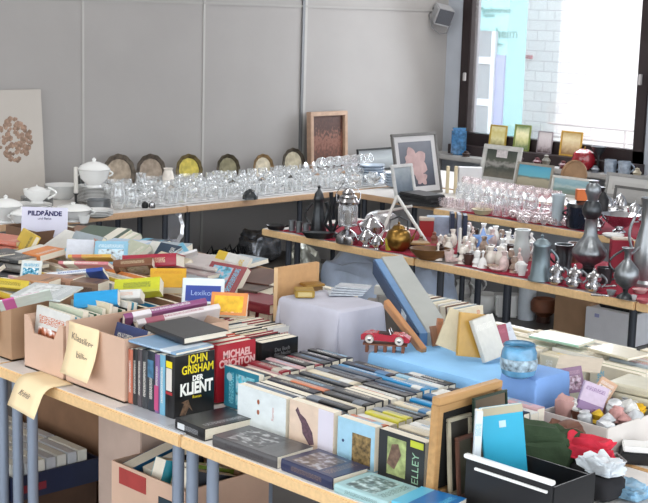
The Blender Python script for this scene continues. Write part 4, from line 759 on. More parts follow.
# ---------------------------------------------------------------- books
def covermat(c1, c2='#e8e4da', style=0, seed=0):
    key = ('cov', c1, c2, style, seed)
    if key in _M: return _M[key]
    m = bpy.data.materials.new('cover_%s' % c1.lstrip('#')); m.use_nodes = True; nt = m.node_tree; b = nt.nodes['Principled BSDF']; b.inputs['Roughness'].default_value = .35
    b.inputs['Coat Weight'].default_value = .15
    A, C = lin(c1), lin(c2)
    tc = nt.nodes.new('ShaderNodeTexCoord'); sp = nt.nodes.new('ShaderNodeSeparateXYZ'); nt.links.new(tc.outputs['Generated'], sp.inputs[0])
    def mth(op, a, v, clamp=False):
        n = nt.nodes.new('ShaderNodeMath'); n.operation = op; n.use_clamp = clamp
        for i, q in enumerate((a, v)):
            if isinstance(q, (int, float)): n.inputs[i].default_value = q
            else: nt.links.new(q, n.inputs[i])
        return n.outputs[0]
    def rng(o, lo, hi): return mth('MULTIPLY', mth('GREATER_THAN', o, lo), mth('LESS_THAN', o, hi))
    x, y, z = sp.outputs[0], sp.outputs[1], sp.outputs[2]
    n = nt.nodes.new('ShaderNodeTexNoise'); n.noise_dimensions = '4D'; n.inputs['W'].default_value = seed*1.7; n.inputs['Scale'].default_value = 5; n.inputs['Detail'].default_value = 3
    nt.links.new(tc.outputs['Generated'], n.inputs['Vector'])
    # words: broken dashes inside thin lines
    wv = nt.nodes.new('ShaderNodeTexNoise'); wv.inputs['Scale'].default_value = 1; mp = nt.nodes.new('ShaderNodeMapping'); mp.inputs['Scale'].default_value = (26, 60, 26); mp.inputs['Location'].default_value = (seed, seed, 0)
    nt.links.new(tc.outputs['Generated'], mp.inputs[0]); nt.links.new(mp.outputs[0], wv.inputs['Vector'])
    dash = mth('GREATER_THAN', wv.outputs[0], .5)
    spine_t = mth('MULTIPLY', mth('MULTIPLY', rng(z, .3, .7), rng(y, .2, .8)), mth('LESS_THAN', x, .012))
    title = mth('MULTIPLY', rng(y, .72, .86), rng(x, .12, .88))
    mask = mth('MULTIPLY', mth('MAXIMUM', spine_t, title), dash)
    if style == 1:    # coloured title band
        mask = mth('MAXIMUM', rng(y, .68, .9), mask)
    if style == 3:    # broad stripe across spine and cover
        mask = mth('MAXIMUM', rng(y, .0, .3), mask)
    def mix(f, a, bcol):
        q = nt.nodes.new('ShaderNodeMix'); q.data_type = 'RGBA'; nt.links.new(f, q.inputs[0])
        for i, v in ((6, a), (7, bcol)):
            if isinstance(v, tuple): q.inputs[i].default_value = (*v, 1)
            else: nt.links.new(v, q.inputs[i])
        return q.outputs[2]
    base = mix(n.outputs[0], tuple(v*.8 for v in A), tuple(min(1, v*1.15) for v in A))
    if style == 2:    # picture block
        r = nt.nodes.new('ShaderNodeValToRGB'); e = r.color_ramp.elements; e.new(.5); n2 = nt.nodes.new('ShaderNodeTexNoise'); n2.noise_dimensions = '4D'; n2.inputs['W'].default_value = seed+3; n2.inputs['Scale'].default_value = 7
        nt.links.new(tc.outputs['Generated'], n2.inputs['Vector']); nt.links.new(n2.outputs[0], r.inputs[0])
        e[0].position = .35; e[0].color = (*[v*.25 for v in C], 1); e[1].position = .5; e[1].color = (*C, 1); e[2].position = .65; e[2].color = (*[min(1, (v+.5)*.8) for v in A], 1)
        pm = mth('MULTIPLY', rng(y, .12, .66), rng(x, .12, .88)); base = mix(pm, base, r.outputs[0])
    out = mix(mask, base, C)
    nt.links.new(out, b.inputs['Base Color']); _M[key] = m; return m
def make_book(name, label, c, w_, h_, t_, X, Y, cov, group=None, cat='book', tilt=None, hard=False, pagem=None, anchor='c'):
    """local x = spine to fore edge (w_), y = foot to head (h_), z = back to front cover (t_); X, Y = world directions of local x, y; c = centre"""
    R = axes(X, Y)
    if tilt is not None: R = tilt @ R
    o = thing(name, label, cat, c, (0, 0, 0), group); ext = sum((abs(R[2][i])*d for i, d in enumerate((w_, h_, t_))))/2
    o.rotation_euler = R.to_euler(); o.location = Vector(c)-Vector((0, 0, ext))
    off = R.inverted() @ Vector((0, 0, ext))
    ct = .0022 if hard else .0008; iw = .004 if hard else .0006
    b = B()
    sp_ = []
    # C-shaped case with a slightly rounded spine
    k = 5; rr = min(.003, t_*.2)
    poly = [(w_/2, t_/2), (-w_/2+rr, t_/2)]+[(-w_/2+rr-rr*math.sin(math.pi*i/k), t_/2*math.cos(math.pi*i/k)) for i in range(1, k)]+[(-w_/2+rr, -t_/2), (w_/2, -t_/2), (w_/2, -t_/2+ct), (-w_/2+rr+ct, -t_/2+ct), (-w_/2+rr+ct, t_/2-ct), (w_/2, t_/2-ct)]
    b.prism(poly, -h_/2, h_/2, M=Matrix(((1, 0, 0, 0), (0, 0, 1, 0), (0, 1, 0, 0), (0, 0, 0, 1))))
    co = b.obj('cover', cov, o, smooth=False); co.location = off
    pg = B().box((rr/2+ct/2-iw/2, 0, 0), (w_-rr-ct-iw-.0004, h_-2*iw, t_-2*ct-.0003)).obj('pages', pagem or paper, o, smooth=False); pg.location = off
    return o, off
Zp, Zm, Yp, Ym, Xp, Xm = (0, 0, 1), (0, 0, -1), (0, 1, 0), (0, -1, 0), (1, 0, 0), (-1, 0, 0)
def rz(a): return Matrix.Rotation(a, 3, 'Z')
def rx(a): return Matrix.Rotation(a, 3, 'X')
def ry(a): return Matrix.Rotation(a, 3, 'Y')
CN = {'#141a2e': 'navy', '#15161a': 'black', '#1e86bd': 'bright blue', '#dcdcd8': 'white', '#c8714a': 'orange-brown', '#8c2230': 'dark red', '#c2bb3e': 'yellow-green', '#2f4256': 'slate blue', '#5fb8d8': 'light blue', '#d8cdb4': 'cream', '#33363b': 'charcoal', '#b9402f': 'red', '#3d6b4f': 'green', '#7c5a44': 'brown', '#d9b93c': 'yellow', '#c9a3a8': 'pale pink', '#6b4a78': 'purple', '#a8b4bd': 'pale grey', '#e08a4a': 'orange', '#1f5e8a': 'deep blue', '#c7cdb8': 'pale green'}
NAMES = {v: k for k, v in CN.items()}
ACC = ['#e8e4da', '#d9b93c', '#b9402f', '#5fb8d8', '#dcdcd8', '#c8714a']
rnd = random.Random(21)
BEDACC = ['#dcdcd8', '#8fb9d0', '#b9b4a8', '#4f7fa8', '#6d7580']
def cmb(cname):
    return covermat(NAMES[cname], rnd.choice(BEDACC), rnd.choice([0, 0, 3, 1]), rnd.randrange(3))
def cm(cname, style=None, seed=None):
    s_ = rnd.choice([0, 0, 1, 2, 3]) if style is None else style
    a = rnd.choice(ACC)
    if a == NAMES[cname]: a = '#15161a'
    return covermat(NAMES[cname], a, s_, (rnd.randrange(3) if seed is None else seed))
TT = .7405
# ---- sideways paperbacks in six ranks; covers face the shopper, long side down
ranks = [(2.815, 2.665, 'teal'), (2.655, 2.46, 'white'), (2.452, 2.285, 'beige'), (2.277, 2.145, 'pale blue'), (2.137, 1.985, 'green-pictured')]
order = [
 ['white', 'charcoal', 'pale pink', 'dark red', 'charcoal', 'pale pink', 'black', 'dark red', 'charcoal', 'navy', 'black', 'navy', 'slate blue', 'black', 'navy', 'navy', 'black', 'navy', 'charcoal', 'navy'],
 ['pale green', 'slate blue', 'white', 'charcoal', 'navy', 'orange-brown', 'slate blue', 'black', 'charcoal', 'cream', 'black', 'navy', 'slate blue', 'bright blue', 'navy', 'black', 'navy', 'charcoal', 'black', 'navy'],
 ['black', 'charcoal', 'black', 'cream', 'black', 'charcoal', 'charcoal', 'orange-brown', 'white', 'black', 'navy', 'slate blue', 'bright blue', 'bright blue', 'white', 'navy', 'black', 'deep blue', 'navy', 'navy'],
 ['dark red', 'orange-brown', 'cream', 'yellow-green', 'yellow-green', 'black', 'charcoal', 'cream', 'black', 'bright blue', 'navy', 'deep blue', 'bright blue', 'white', 'navy', 'slate blue', 'navy', 'deep blue', 'navy', 'navy'],
 ['navy', 'navy', 'cream', 'white', 'light blue', 'cream', 'cream', 'white', 'charcoal', 'navy', 'bright blue', 'light blue', 'deep blue', 'navy', 'white', 'pale pink', 'deep blue', 'navy', 'black', 'navy']]
X0 = 2.305
hero = {}
for ci, (ya_, yb_, rl) in enumerate(ranks):
    x = X0+(.0 if ci else .09); i = 0; yc = (ya_+yb_)/2; L = ya_-yb_-.006
    heights = [.114, .112, .116, .112, .114]
    while x < 2.765 and i < 20:
        t_ = rnd.uniform(.022, .034) if i else [.02, .022, .026, .026, .03][ci]
        hh = heights[ci]+rnd.uniform(-.006, .004) if i else heights[ci]+.004
        if x+t_ > 2.79: break
        lean = -.10 if x > X0+.03 else -.06
        cn = order[ci][i]; up = rnd.random() < .93
        ll = L-rnd.uniform(0, .012) if i else L
        c = (x+t_/2+.004, yc+rnd.uniform(-.003, .003), TT+hh/2+.002)
        if i == 0:
            hn, hc, hcov = [('teal', 'teal paperback with pale swirling figure, front of the sideways rank beside the black hardcover', covermat('#1f7c96', '#7cc8d8', 2, 2)), ('white', 'white paperback with two small brown emblems, front of its sideways rank', covermat('#d6dee0', '#d6dee0', 0, 1)), ('beige', 'beige and lilac paperback with a dark sketched figure, front of its sideways rank', covermat('#d9c3b0', '#d9c3b0', 0, 4)), ('blue', 'pale blue paperback with a brown inset picture, front of its sideways rank', covermat('#9cc6dc', '#9cc6dc', 0, 2)), ('green', 'black paperback with a yellow-green picture and vertical green title, front of its rank', covermat('#24282c', '#24282c', 0, 3))][ci]
            o, off = make_book('paperback', hc, c, hh, ll, t_, Zp, Yp, hcov, 'sideways paperbacks on the near table')
            hero[hn] = (o, off, hh, ll, t_)
        else:
            X, Y = (Zm, Ym) if up else (Zp, Yp)
            o, off = make_book('paperback', '%s sideways paperback, %s behind the %s front cover' % (cn, ORD[i-1], rl), c, hh, ll, t_, X, Y, cmb(cn), 'sideways paperbacks on the near table', hard=rnd.random() < .15)
        x += t_+.0012; i += 1
def face_quad(o, off, pts, m, name, lift=.0006, t_=0):
    """flat printed shape on the front cover; pts in local x,y"""
    nl = .0002*sum(c_.name.startswith('printed') for c_ in o.children)
    b = B(); b.prism(pts, 0, .0003+nl); ob = b.obj(name, m, o, smooth=False); ob.location = off+Vector((0, 0, t_/2+.0001)); return ob
def rect(x0, x1, y0, y1): return [(x0, y0), (x1, y0), (x1, y1), (x0, y1)]
# local x = up, local y = towards the corner (+Y = picture-left)
o, off, hh, ll, t_ = hero['white']
for k in (.22, -.02):
    face_quad(o, off, [(hh*(k+.07)*math.cos(a)*0+hh*k+.007*math.cos(a), .012+.005*math.sin(a)) for a in [i*math.pi/5 for i in range(10)]], mat('brown_emblem', '#9a5a40', .6), 'printed_emblem', t_=t_)
text('title', 'Roman', .013, mat('faint_rose_print', '#c99a98', .7, var=0), o, MT(off+Vector((.005, -.045, t_/2+.0004))) , .0001)
o, off, hh, ll, t_ = hero['beige']
face_quad(o, off, rect(-hh/2+.001, hh/2-.001, -ll/2+.001, -ll/2+.055), mat('lilac_panel', '#cfcbd8', .5, var=.03), 'printed_panel', t_=t_)
face_quad(o, off, [(.045, .05), (.035, .058), (.005, .035), (-.02, .03), (-.045, .005), (-.04, -.012), (-.01, -.005), (.02, .02), (.03, .04)], mat('dark_sketch', '#5b4450', .6, var=.4, scale=120), 'printed_figure', t_=t_)
o, off, hh, ll, t_ = hero['blue']
pic = face_quad(o, off, rect(-hh/2+.006, hh/2-.03, -ll/2+.012, -ll/2+.075), covermat('#8a6a3a', '#c9b894', 2, 6), 'printed_picture', t_=t_); pic.data.materials[0] = mat('brown_picture', '#7a6540', .5, var=.85, scale=70)
face_quad(o, off, [(.0+.004*math.cos(a), ll/2-.02+.004*math.sin(a)) for a in [i*.7 for i in range(9)]], mat('navy_mark', '#2b3a66', .6), 'printed_mark', t_=t_)
o, off, hh, ll, t_ = hero['green']
face_quad(o, off, rect(-hh/2+.014, hh/2-.012, -ll/2+.058, ll/2-.028), mat('green_picture', '#93a06a', .5, var=.5, scale=45), 'printed_picture', t_=t_)
face_quad(o, off, rect(hh/2-.02, hh/2-.004, -ll/2+.004, -ll/2+.045), mat('yellow_green_block', '#b5bf38', .5, var=.1), 'printed_block', t_=t_)
face_quad(o, off, [(-.02, .045), (.03, .03), (.035, .01), (.01, .0), (-.03, .02)], mat('brown_patch', '#6d5648', .5, var=.5, scale=60), 'printed_figure', t_=t_)
text('title', 'ELLEY', .030, mat('mint_print', '#8fb59a', .6, var=0), o, MT(off+Vector((-.012, -ll/2+.026, t_/2+.0006))), .0001)
o, off, hh, ll, t_ = hero['teal']
for k, (a_, r_) in enumerate(((.03, .012),)):
    face_quad(o, off, [(a_+r_*math.cos(a), .05+r_*math.sin(a)) for a in [i*math.pi/6 for i in range(12)]], mat('pale_disc', '#a9c9d3', .6, var=.15), 'printed_disc', t_=t_)
for k in range(5): face_quad(o, off, [(.045-.01*k, .0-.012*k), (.03-.012*k, .012-.012*k), (-.05, .0-.014*k), (-.05, -.009-.014*k)], mat('teal_swirl', '#54b8cf', .6, var=.3, scale=60), 'printed_swirl', t_=t_) if k < 4 else None
# ---- books lying flat along the front edge: x from spine; spine towards the shopper
def flat(label, yc, x, w_, h_, t_, z, cov, yaw=0, hard=False, txt=None, name='book', group='books lying along the front edge'):
    return make_book(name, label, (x+w_/2, yc, z+t_/2), w_, h_, t_, Xp, Ym, cov, group, tilt=rz(yaw), hard=hard)
o, off = flat('thick black book with a white spine patch lying beside the black hardcover', 2.662, 2.155, .17, .125, .034, TT, covermat('#17181c', '#8d8f93', 0, 1), -.04, True)
face_quad(o, off, rect(-.07, .065, -.03, .045), mat('grey_smudge', '#6a6a6c', .5, var=.8, scale=60), 'printed_picture', t_=.034)
B().box((-.0857, -.035, 0), (.0006, .03, .016)).obj('spine_patch', mat('white_patch', '#d5d9dc', .6), o).location = off
o, off = flat('grey photo-covered book with red lettering lying second along the edge', 2.445, 2.15, .128, .235, .030, TT, covermat('#4c4a4c', '#3a3639', 2, 2), .03)
face_quad(o, off, rect(-.06, -.02, -.11, .11), mat('pale_flower_print', '#a99aa8', .5, var=.9, scale=70), 'printed_flowers', t_=.030)
text('title', 'LEBEN', .034, mat('coral_print', '#b5625a', .6, var=0), o, MT(off+Vector((.018, .0, .0156))) @ Matrix.Rotation(math.pi/2, 4, 'Z') @ Matrix.Rotation(math.pi, 4, 'Z'), .0001)
o, off = flat('dark blue book with orange-red lettering lying third along the edge', 2.222, 2.155, .125, .18, .030, TT, covermat('#262c4e', '#6d5c58', 2, 3), -.02, True)
text('title', 'SHAKE', .03, mat('orange_red_print', '#b04a38', .6, var=0), o, MT(off+Vector((.02, .01, .0156))) @ Matrix.Rotation(-math.pi/2, 4, 'Z'), .0001)
o, off = flat('teal and pink book with grey cover picture lying fourth along the edge', 2.04, 2.15, .125, .165, .022, TT, covermat('#9fc3c6', '#708a88', 2, 5), .05)
face_quad(o, off, rect(-.062, -.034, -.085, .06), mat('pink_band', '#b04a68', .5, var=.05), 'printed_band', t_=.022)
o, off = flat('bright blue book with a yellow duck-like figure lying fifth along the edge', 1.885, 2.15, .125, .12, .034, TT, covermat('#1c6fb0', '#5fb8d8', 3, 1), .15)
face_quad(o, off, [(.03+.012*math.cos(a), -.01+.010*math.sin(a)) for a in [i*math.pi/6 for i in range(12)]], mat('yellow_shape', '#e0d030', .5, var=.05), 'printed_figure', t_=.034)
face_quad(o, off, [(.02, -.02), (.01, -.01), (-.04, .01), (-.03, -.01)], mat('pale_blue_shape', '#b9cde0', .5), 'printed_body', t_=.034)
o, off = flat('navy book with pale lettering lying at the cropped end of the front edge', 1.745, 2.15, .13, .12, .03, TT, covermat('#1a2350', '#c9c9d8', 0, 1), -.1)
text('title', 'TAG', .035, mat('lilac_print', '#b5b5d0', .6, var=0), o, MT(off+Vector((.01, .02, .0156))) @ Matrix.Rotation(-math.pi/2, 4, 'Z'), .0001)
flat('grey magazine lying under the black hardcover row', 2.83, 2.148, .10, .30, .004, TT, covermat('#b9bcc2', '#8d9298', 0, 1), 0, group=None)
# ---- upright block with spines to the shopper
y = 2.795
row = [('black hardcover with white and yellow lettering facing the shopper, end of the upright row', .040, '#131316', True, .172, .142), ('light blue thin book beside the black hardcover', .023, '#6fa9c4', False, .168, .14), ('pink and blue spined book, third of the upright row', .020, '#7d5a8c', False, .165, .14), ('black and blue book with a broad spine, fourth of the upright row', .030, '#1c2733', False, .168, .14), ('charcoal book, fifth of the upright row', .026, '#33363b', True, .166, .14), ('brownish grey book, sixth of the upright row', .019, '#4b4348', False, .163, .14), ('black book with pale head, seventh of the upright row', .021, '#1a1a1d', False, .16, .14), ('salmon paperback at the cardboard box end of the upright row', .020, '#b8674e', False, .155, .13)]
ylist = []
for i, (lb, t_, c, hd, hh, ww) in enumerate(row):
    cov = covermat(c, '#d8d4cc', 0 if i else 0, i)
    if i == 0: cov = mat('black_jacket', '#121215', .3, var=.1, coat=.3)
    o, off = make_book('book', lb, (2.205+ww/2, y+t_/2, TT+.0045+hh/2), ww, hh, t_, Xp, Zp, cov, 'upright row with spines to the shopper', hard=hd)
    ylist.append((o, off)); y += t_+.0012
    if i == 0: k_o, k_off, k_t = o, off, t_
    if i == 2: B().box((-.0705, -.04, 0), (.0006, .07, .018)).obj('spine_band', mat('pink_spine', '#b84a78', .5, var=.03), o).location = off
    if i == 3: B().box((-.0705, .035, 0), (.0006, .05, .026)).obj('spine_picture', mat('blue_spine', '#3f6a88', .5, var=.4, scale=60), o).location = off
F0 = MT(k_off+Vector((0, 0, k_t/2+.0002)))
text('author', 'JOHN\nGRISHAM', .033, yellowink, k_o, F0 @ MT((.012, .056, 0)), .0002, sx=.80, bold=.0006)
text('title', 'DER', .020, whiteink, k_o, F0 @ MT((.012, .016, 0)), .0002, bold=.0008)
text('title', 'KLIENT', .046, whiteink, k_o, F0 @ MT((.008, -.012, 0)), .0002, sx=.76, bold=.0018)
text('subtitle', 'Roman', .011, yellowink, k_o, F0 @ MT((.01, -.036, 0)), .0002)
b = B(); b.prism([(-.05, -.08), (-.035, -.05), (-.045, -.045), (-.02, -.04), (-.015, -.055), (-.005, -.075), (-.018, -.062), (-.03, -.083)], 0, .0003); b.obj('printed_figures', mat('figure_brown', '#6a5240', .5, var=.6, scale=80), k_o, smooth=False).location = k_off+Vector((0, 0, k_t/2+.0002))
sp = mat('white_spine_print', '#d5cfc8', .6, var=0)
for nm, c0, d0, m_ in (('spine_title', (-.0714, .020, 0), (.0006, .062, .024), sp), ('spine_author', (-.0714, .062, 0), (.0006, .018, .026), yellowink), ('spine_band', (-.0714, -.018, 0), (.0006, .008, .028), mat('red_print', '#a32a30', .6, var=0))):
    B().box(c0, d0).obj(nm, m_, k_o).location = k_off
o, off = make_book('book', 'black book lying flat on top of the upright row', (2.37, 2.95, TT+.172+.014+.012), .15, .20, .020, (1, -.1, 0), Ym, covermat('#24262a', '#33363b', 0, 2), None, hard=True, tilt=ry(-.03))
make_book('magazine', 'light blue magazine lying on the spines under the black book', (2.285, 2.91, TT+.180), .14, .20, .007, Xp, Ym, covermat('#7fa3c4', '#c9d6e2', 1, 2), None, tilt=rz(.05))
# ---- rows behind: covers face along the table
def side_row(x, y_start, y_end, cols, w_, h_, rowname, base=TT, thick=(.02, .034), first=None, lean=0):
    y = y_start; i = 0; cnt = {}
    while y < y_end-.02:
        t_ = rnd.uniform(*thick); cn = cols[i % len(cols)]; cnt[cn] = cnt.get(cn, 0)+1
        lb = '%s upright book, %s of the %s' % (cn, ORD[i], rowname)
        if first and i == 0: lb = first
        o, off = make_book('book', lb, (x+w_/2+rnd.uniform(-.004, .006), y+t_/2, base+h_/2+.002+(rnd.uniform(-.006, 0) if i else 0)+0), w_, h_+(rnd.uniform(-.0, .0)), t_, Xp, Zp, cm(cn), 'upright '+rowname, hard=rnd.random() < .6)
        o['z_'] = 0; del o['z_']
        if i == 0: f = (o, off, t_)
        y += t_+.0015; i += 1
    return f
o, off, t_ = side_row(2.385, 2.835, 3.33, ['dark red', 'dark red', 'red', 'charcoal', 'cream', 'black', 'dark red', 'brown', 'white', 'charcoal', 'navy', 'brown', 'cream', 'green', 'black', 'dark red', 'cream'], .145, .166, 'row behind the red thriller', base=TT+.004, first='red hardcover with pale author lettering facing the shopper behind the black thriller')
ch = [c_ for c_ in o.children if c_.name.startswith('cover')][0]; ch.data.materials[0] = mat('red_jacket', '#a3202e', .35, var=.1, coat=.3)
F0 = MT(off+Vector((0, 0, t_/2+.0002))); pk_ = mat('pale_pink_print', '#d8b0ae', .6, var=0)
text('author', 'MICHAEL\nCRICHTON', .030, pk_, o, F0 @ MT((.004, .038, 0)), .0002, sx=.86, bold=.0012)
text('title', 'Roman eines Jahres', .011, pk_, o, F0 @ MT((.004, -.005, 0)), .0002)
o, off, t_ = side_row(2.56, 2.84, 3.40, ['black', 'black', 'charcoal', 'dark red', 'cream', 'black', 'brown', 'white', 'slate blue', 'cream', 'dark red', 'black', 'cream', 'brown', 'pale green'], .145, .15, 'row behind the black blurb book', first='black hardcover with faint grey lettering beside the red thriller')
ch = [c_ for c_ in o.children if c_.name.startswith('cover')][0]; ch.data.materials[0] = mat('black_jacket', '#121215', .3, var=.1, coat=.3)
text('title', 'Das Buch\nder Nacht', .016, mat('dim_grey_print', '#6a6a6c', .6, var=0), o, MT(off+Vector((.01, .04, t_/2+.0002))), .0002)
side_row(2.73, 3.02, 3.45, ['white', 'brown', 'black', 'cream', 'dark red', 'slate blue', 'cream', 'charcoal', 'brown'], .12, .13, 'row beside the beige board', thick=(.02, .03))
# ---- cardboard boxes with notes
def carton(name, label, x0, x1, y0, y1, z, h, m=card, flap=None, cut=0, t=.005, mi=cardin):
    o = thing(name, label, 'box', ((x0+x1)/2, (y0+y1)/2, z)); w_, d_ = x1-x0, y1-y0
    B().box((0, 0, t/2), (w_, d_, t)).obj('bottom', m, o, smooth=False)
    if cut:
        b = B(); b.prism([(-d_/2, 0), (d_/2, 0), (d_/2, h), (d_/2-.02, h), (d_/2-.05, h-cut), (-d_/2+.05, h-cut), (-d_/2+.02, h), (-d_/2, h)], 0, t, M=Matrix(((0, 0, 1, -w_/2), (1, 0, 0, 0), (0, 1, 0, 0), (0, 0, 0, 1)))); b.obj('front_panel', m, o, smooth=False)
    else: B().box((-w_/2+t/2, 0, h/2), (t, d_, h)).obj('front_panel', m, o, smooth=False)
    B().box((w_/2-t/2, 0, h/2), (t, d_, h)).obj('back_panel', m, o, smooth=False)
    for s_ in (-1, 1): B().box((0, s_*(d_/2-t/2), h/2), (w_-2*t, t, h)).obj('side_panel', m, o, smooth=False)
    if flap:
        for s_ in flap: B().box((0, s_*(d_/2+.03), h-.04), (w_-.03, .003, .09), M=None).obj('flap', m, o, smooth=False)
    return o
def note(name, label, p, M, w_, h_, lines, curl=.02, m=notep, inkm=None):
    t = thing(name, label, 'note', p); t.matrix_world = M.to_4x4(); t.location = p
    b = B(); n = 10; g = [[b.b.verts.new((-w_/2+w_*j/4, -h_*i/n, curl*(i/n)**2*(1+.3*j/4))) for j in range(5)] for i in range(n+1)]
    for i in range(n):
        for j in range(4): b.b.faces.new((g[i][j], g[i][j+1], g[i+1][j+1], g[i+1][j]))
    o = b.obj('paper', m, t); md = o.modifiers.new('th', 'SOLIDIFY'); md.thickness = .0006
    for body, dx, dy, sz in lines:
        f = -dy/h_; text('handwriting', body, sz, inkm or mat('grey_pencil', '#8a7d70', .8, var=0), t, MT((dx, dy, curl*f*f*1.15+.0025)) @ Matrix.Rotation(-.12, 4, 'Z'), .0002)
    return t
carton('cardboard_box', 'open cardboard box with the Klassiker note, beside the upright thriller row', 2.20, 2.58, 3.03-.02, 3.30, TT, .185, cardpink)
carton('cardboard_box', 'open cardboard box with a lowered front edge holding pale booklets', 2.20, 2.83, 3.315, 3.525, TT, .165, cardpink, cut=.05)
carton('cardboard_box', 'open cardboard box at the cropped end of the near table', 2.20, 2.83, 3.60, 3.98, TT, .18, card)
ND = axes((0, -1, 0), (0, 0, 1))      # x = picture-right along the front, y = up, z = towards shopper
note('price_note', 'cream handwritten note hanging on the front of the thriller-side box', Vector((2.192, 3.195, TT+.192)), ND @ rx(-.02), .15, .15, [('Klassiker', 0, -.045, .03), ('billig', .01, -.09, .03)], .03)
note('price_note', 'cream note curling on the front of the cropped end box', Vector((2.192, 3.72, TT+.19)), ND, .12, .13, [('Romane', 0, -.04, .022)], .018)
pn = P(38, 372, TT)
nn = note('table_note', 'cream handwritten note bent over the table edge above the legs', Vector((2.20, pn.y+.01, TT+.004)), ND @ Matrix.Rotation(math.radians(-60), 3, 'X'), .145, .05, [], 0.0)
nn2 = B(); n = 14; g = []
bpy.data.objects.remove(nn.children[0])
for i in range(n+1):
    u = i/n*.175
    if u < .06: x, z = -u, 0.0
    else:
        a = min((u-.06)/.05, 1)*math.radians(68); x = -.06-min(u-.06, .05)*math.cos(a*.5)-max(0, u-.11)*math.cos(math.radians(68)); z = -min(u-.06, .05)*math.sin(a*.5)-max(0, u-.11)*math.sin(math.radians(68))
    g.append([nn2.b.verts.new((x, .09-.18*j/4, z)) for j in range(5)])
for i in range(n):
    for j in range(4): nn2.b.faces.new((g[i][j], g[i][j+1], g[i+1][j+1], g[i+1][j]))
nn.rotation_euler = (0, 0, -.12); nn.location = (2.205, pn.y-.10, TT+.004)
o = nn2.obj('paper', notep, nn); md = o.modifiers.new('th', 'SOLIDIFY'); md.thickness = .0006
text('handwriting', 'Krimis', .026, mat('grey_pencil', '#8a7d70', .8, var=0), nn, MT((-.112, 0, -.037)) @ axes((0, -1, 0), (.75, 0, .66)).to_4x4(), .0004)
# contents of the cartons
def fill_front(x0, x1, y0, y1, base, cols, h_, where, lean=.0, kind='booklet', thick=(.008, .02), group=None, hj=.03):
    """stand items one behind the other, covers facing the shopper"""
    x = x0; i = 0
    while x < x1-.025-h_*math.sin(lean):
        t_ = rnd.uniform(*thick); cn = cols[i % len(cols)]; wd = (y1-y0)*rnd.uniform(.88, .98); hh = h_+rnd.uniform(-hj, 0)
        make_book(kind, '%s %s, %s from the front %s' % (cn, kind, ORD[i], where), (x+t_/2+.5*hh*math.sin(lean), (y0+y1)/2+rnd.uniform(-1, 1)*((y1-y0)-wd)/2, base+hh/2*math.cos(lean)+.004), wd, hh, t_, Ym, Zp, cm(cn), group or where, tilt=ry(lean))
        x += t_+rnd.uniform(.003, .012); i += 1
        if i > 26: break
fill_front(2.215, 2.50, 3.325, 3.515, TT+.006, ['white', 'light blue', 'pale green', 'white', 'green', 'pale green', 'cream', 'white', 'green'], .20, 'in the lowered-front box', .12, thick=(.012, .022))
fill_front(2.50, 2.82, 3.325, 3.515, TT+.006, ['brown', 'cream', 'bright blue', 'brown', 'charcoal'], .17, 'in the rear half of the lowered-front box', .15, kind='book', thick=(.02, .035))
fill_front(2.22, 2.82, 3.61, 3.97, TT+.006, ['yellow', 'white', 'pale grey', 'pale green', 'white', 'pale pink', 'yellow', 'white', 'orange'], .19, 'in the cropped end box', .15, thick=(.012, .03))
# front box: low row with purple-white comics near the front and books behind
fill_front(2.36, 2.56, 3.02, 3.29, TT+.006, ['navy', 'white', 'purple', 'pale pink', 'purple', 'white', 'bright blue', 'purple', 'dark red'], .175, 'in the Klassiker box', .15, thick=(.016, .028))
make_book('comic', 'navy and white picture booklet nearest the front in the Klassiker box', (2.27, 3.10, TT+.10), .15, .19, .012, Ym, Zp, covermat('#2b3a6b', '#dcdcd8', 2, 3), None, tilt=ry(.3))
# ---- second table: cartons and heaped books
carton('cardboard_box', 'large open cardboard box heaped with novels behind the Klassiker box', 2.88, 3.44, 3.55, 4.05, TT, .13, card)
carton('cardboard_box', 'open cardboard box of magazines near the printed card', 2.88, 3.44, 4.08, 4.62, TT, .13, card)
carton('cardboard_box', 'small brown empty-looking box in front of the printed card', 2.95, 3.13, 4.60+.03, 4.86, TT, .20, mat('brown_box', '#6f5442', .85, var=.1))
allc = ['white', 'cream', 'charcoal', 'pale grey', 'brown', 'pale pink', 'slate blue', 'white', 'pale grey', 'black', 'cream', 'pale green', 'dark red', 'light blue']
def heap(n, xr, yr, zr, where, seed, cols=allc, size=(.13, .19), cls='book'):
    r = random.Random(seed); used_ = {}
    pts_ = []
    for i in range(n*8):
        if len(pts_) >= n: break
        x, y = r.uniform(*xr), r.uniform(*yr)
        if any(abs(x-a) < .10 and abs(y-b_) < .085 for a, b_ in pts_): continue
        pts_.append((x, y))
    pts_.sort(key=lambda q: q[0]-.3*q[1])
    for i, (x, y) in enumerate(pts_):
        cn = r.choice(cols); k = used_.get(cn, 0); used_[cn] = k+1
        w_ = r.uniform(size[0]-.02, size[0]+.01); h_ = r.uniform(size[1]-.03, size[1]+.01); t_ = r.uniform(.012, .03)
        mode = r.random(); z = r.uniform(*zr)
        if mode < .5: X, Y, tl = Xp, Ym, rz(r.uniform(-.5, .5)) @ ry(r.uniform(-.25, .1)) @ rx(r.uniform(-.12, .12))
        elif mode < .8: X, Y, tl = Zm, Ym, rz(r.uniform(-.35, .35)) @ ry(r.uniform(.2, .7))
        else: X, Y, tl = Zm, Ym, rz(r.uniform(-.6, .2)) @ ry(r.uniform(.9, 1.2))
        make_book(cls, '%s book loose on the %s, %s %s one from the front' % (cn, where, ORD[k], cn), (x, y, z), w_, h_, t_, X, Y, cm(cn), 'books heaped on the '+where, tilt=tl, hard=r.random() < .3)
under = [(2.88, 3.30, 3.40, 3.55, 'gap behind the upright rows'), ]
def bed(x0, x1, y0, y1, cols, where, h_=.12):
    fill_front(x0, x1, y0, y1, TT+.006, cols, h_, where, .1, kind='book', thick=(.026, .05), hj=.02)
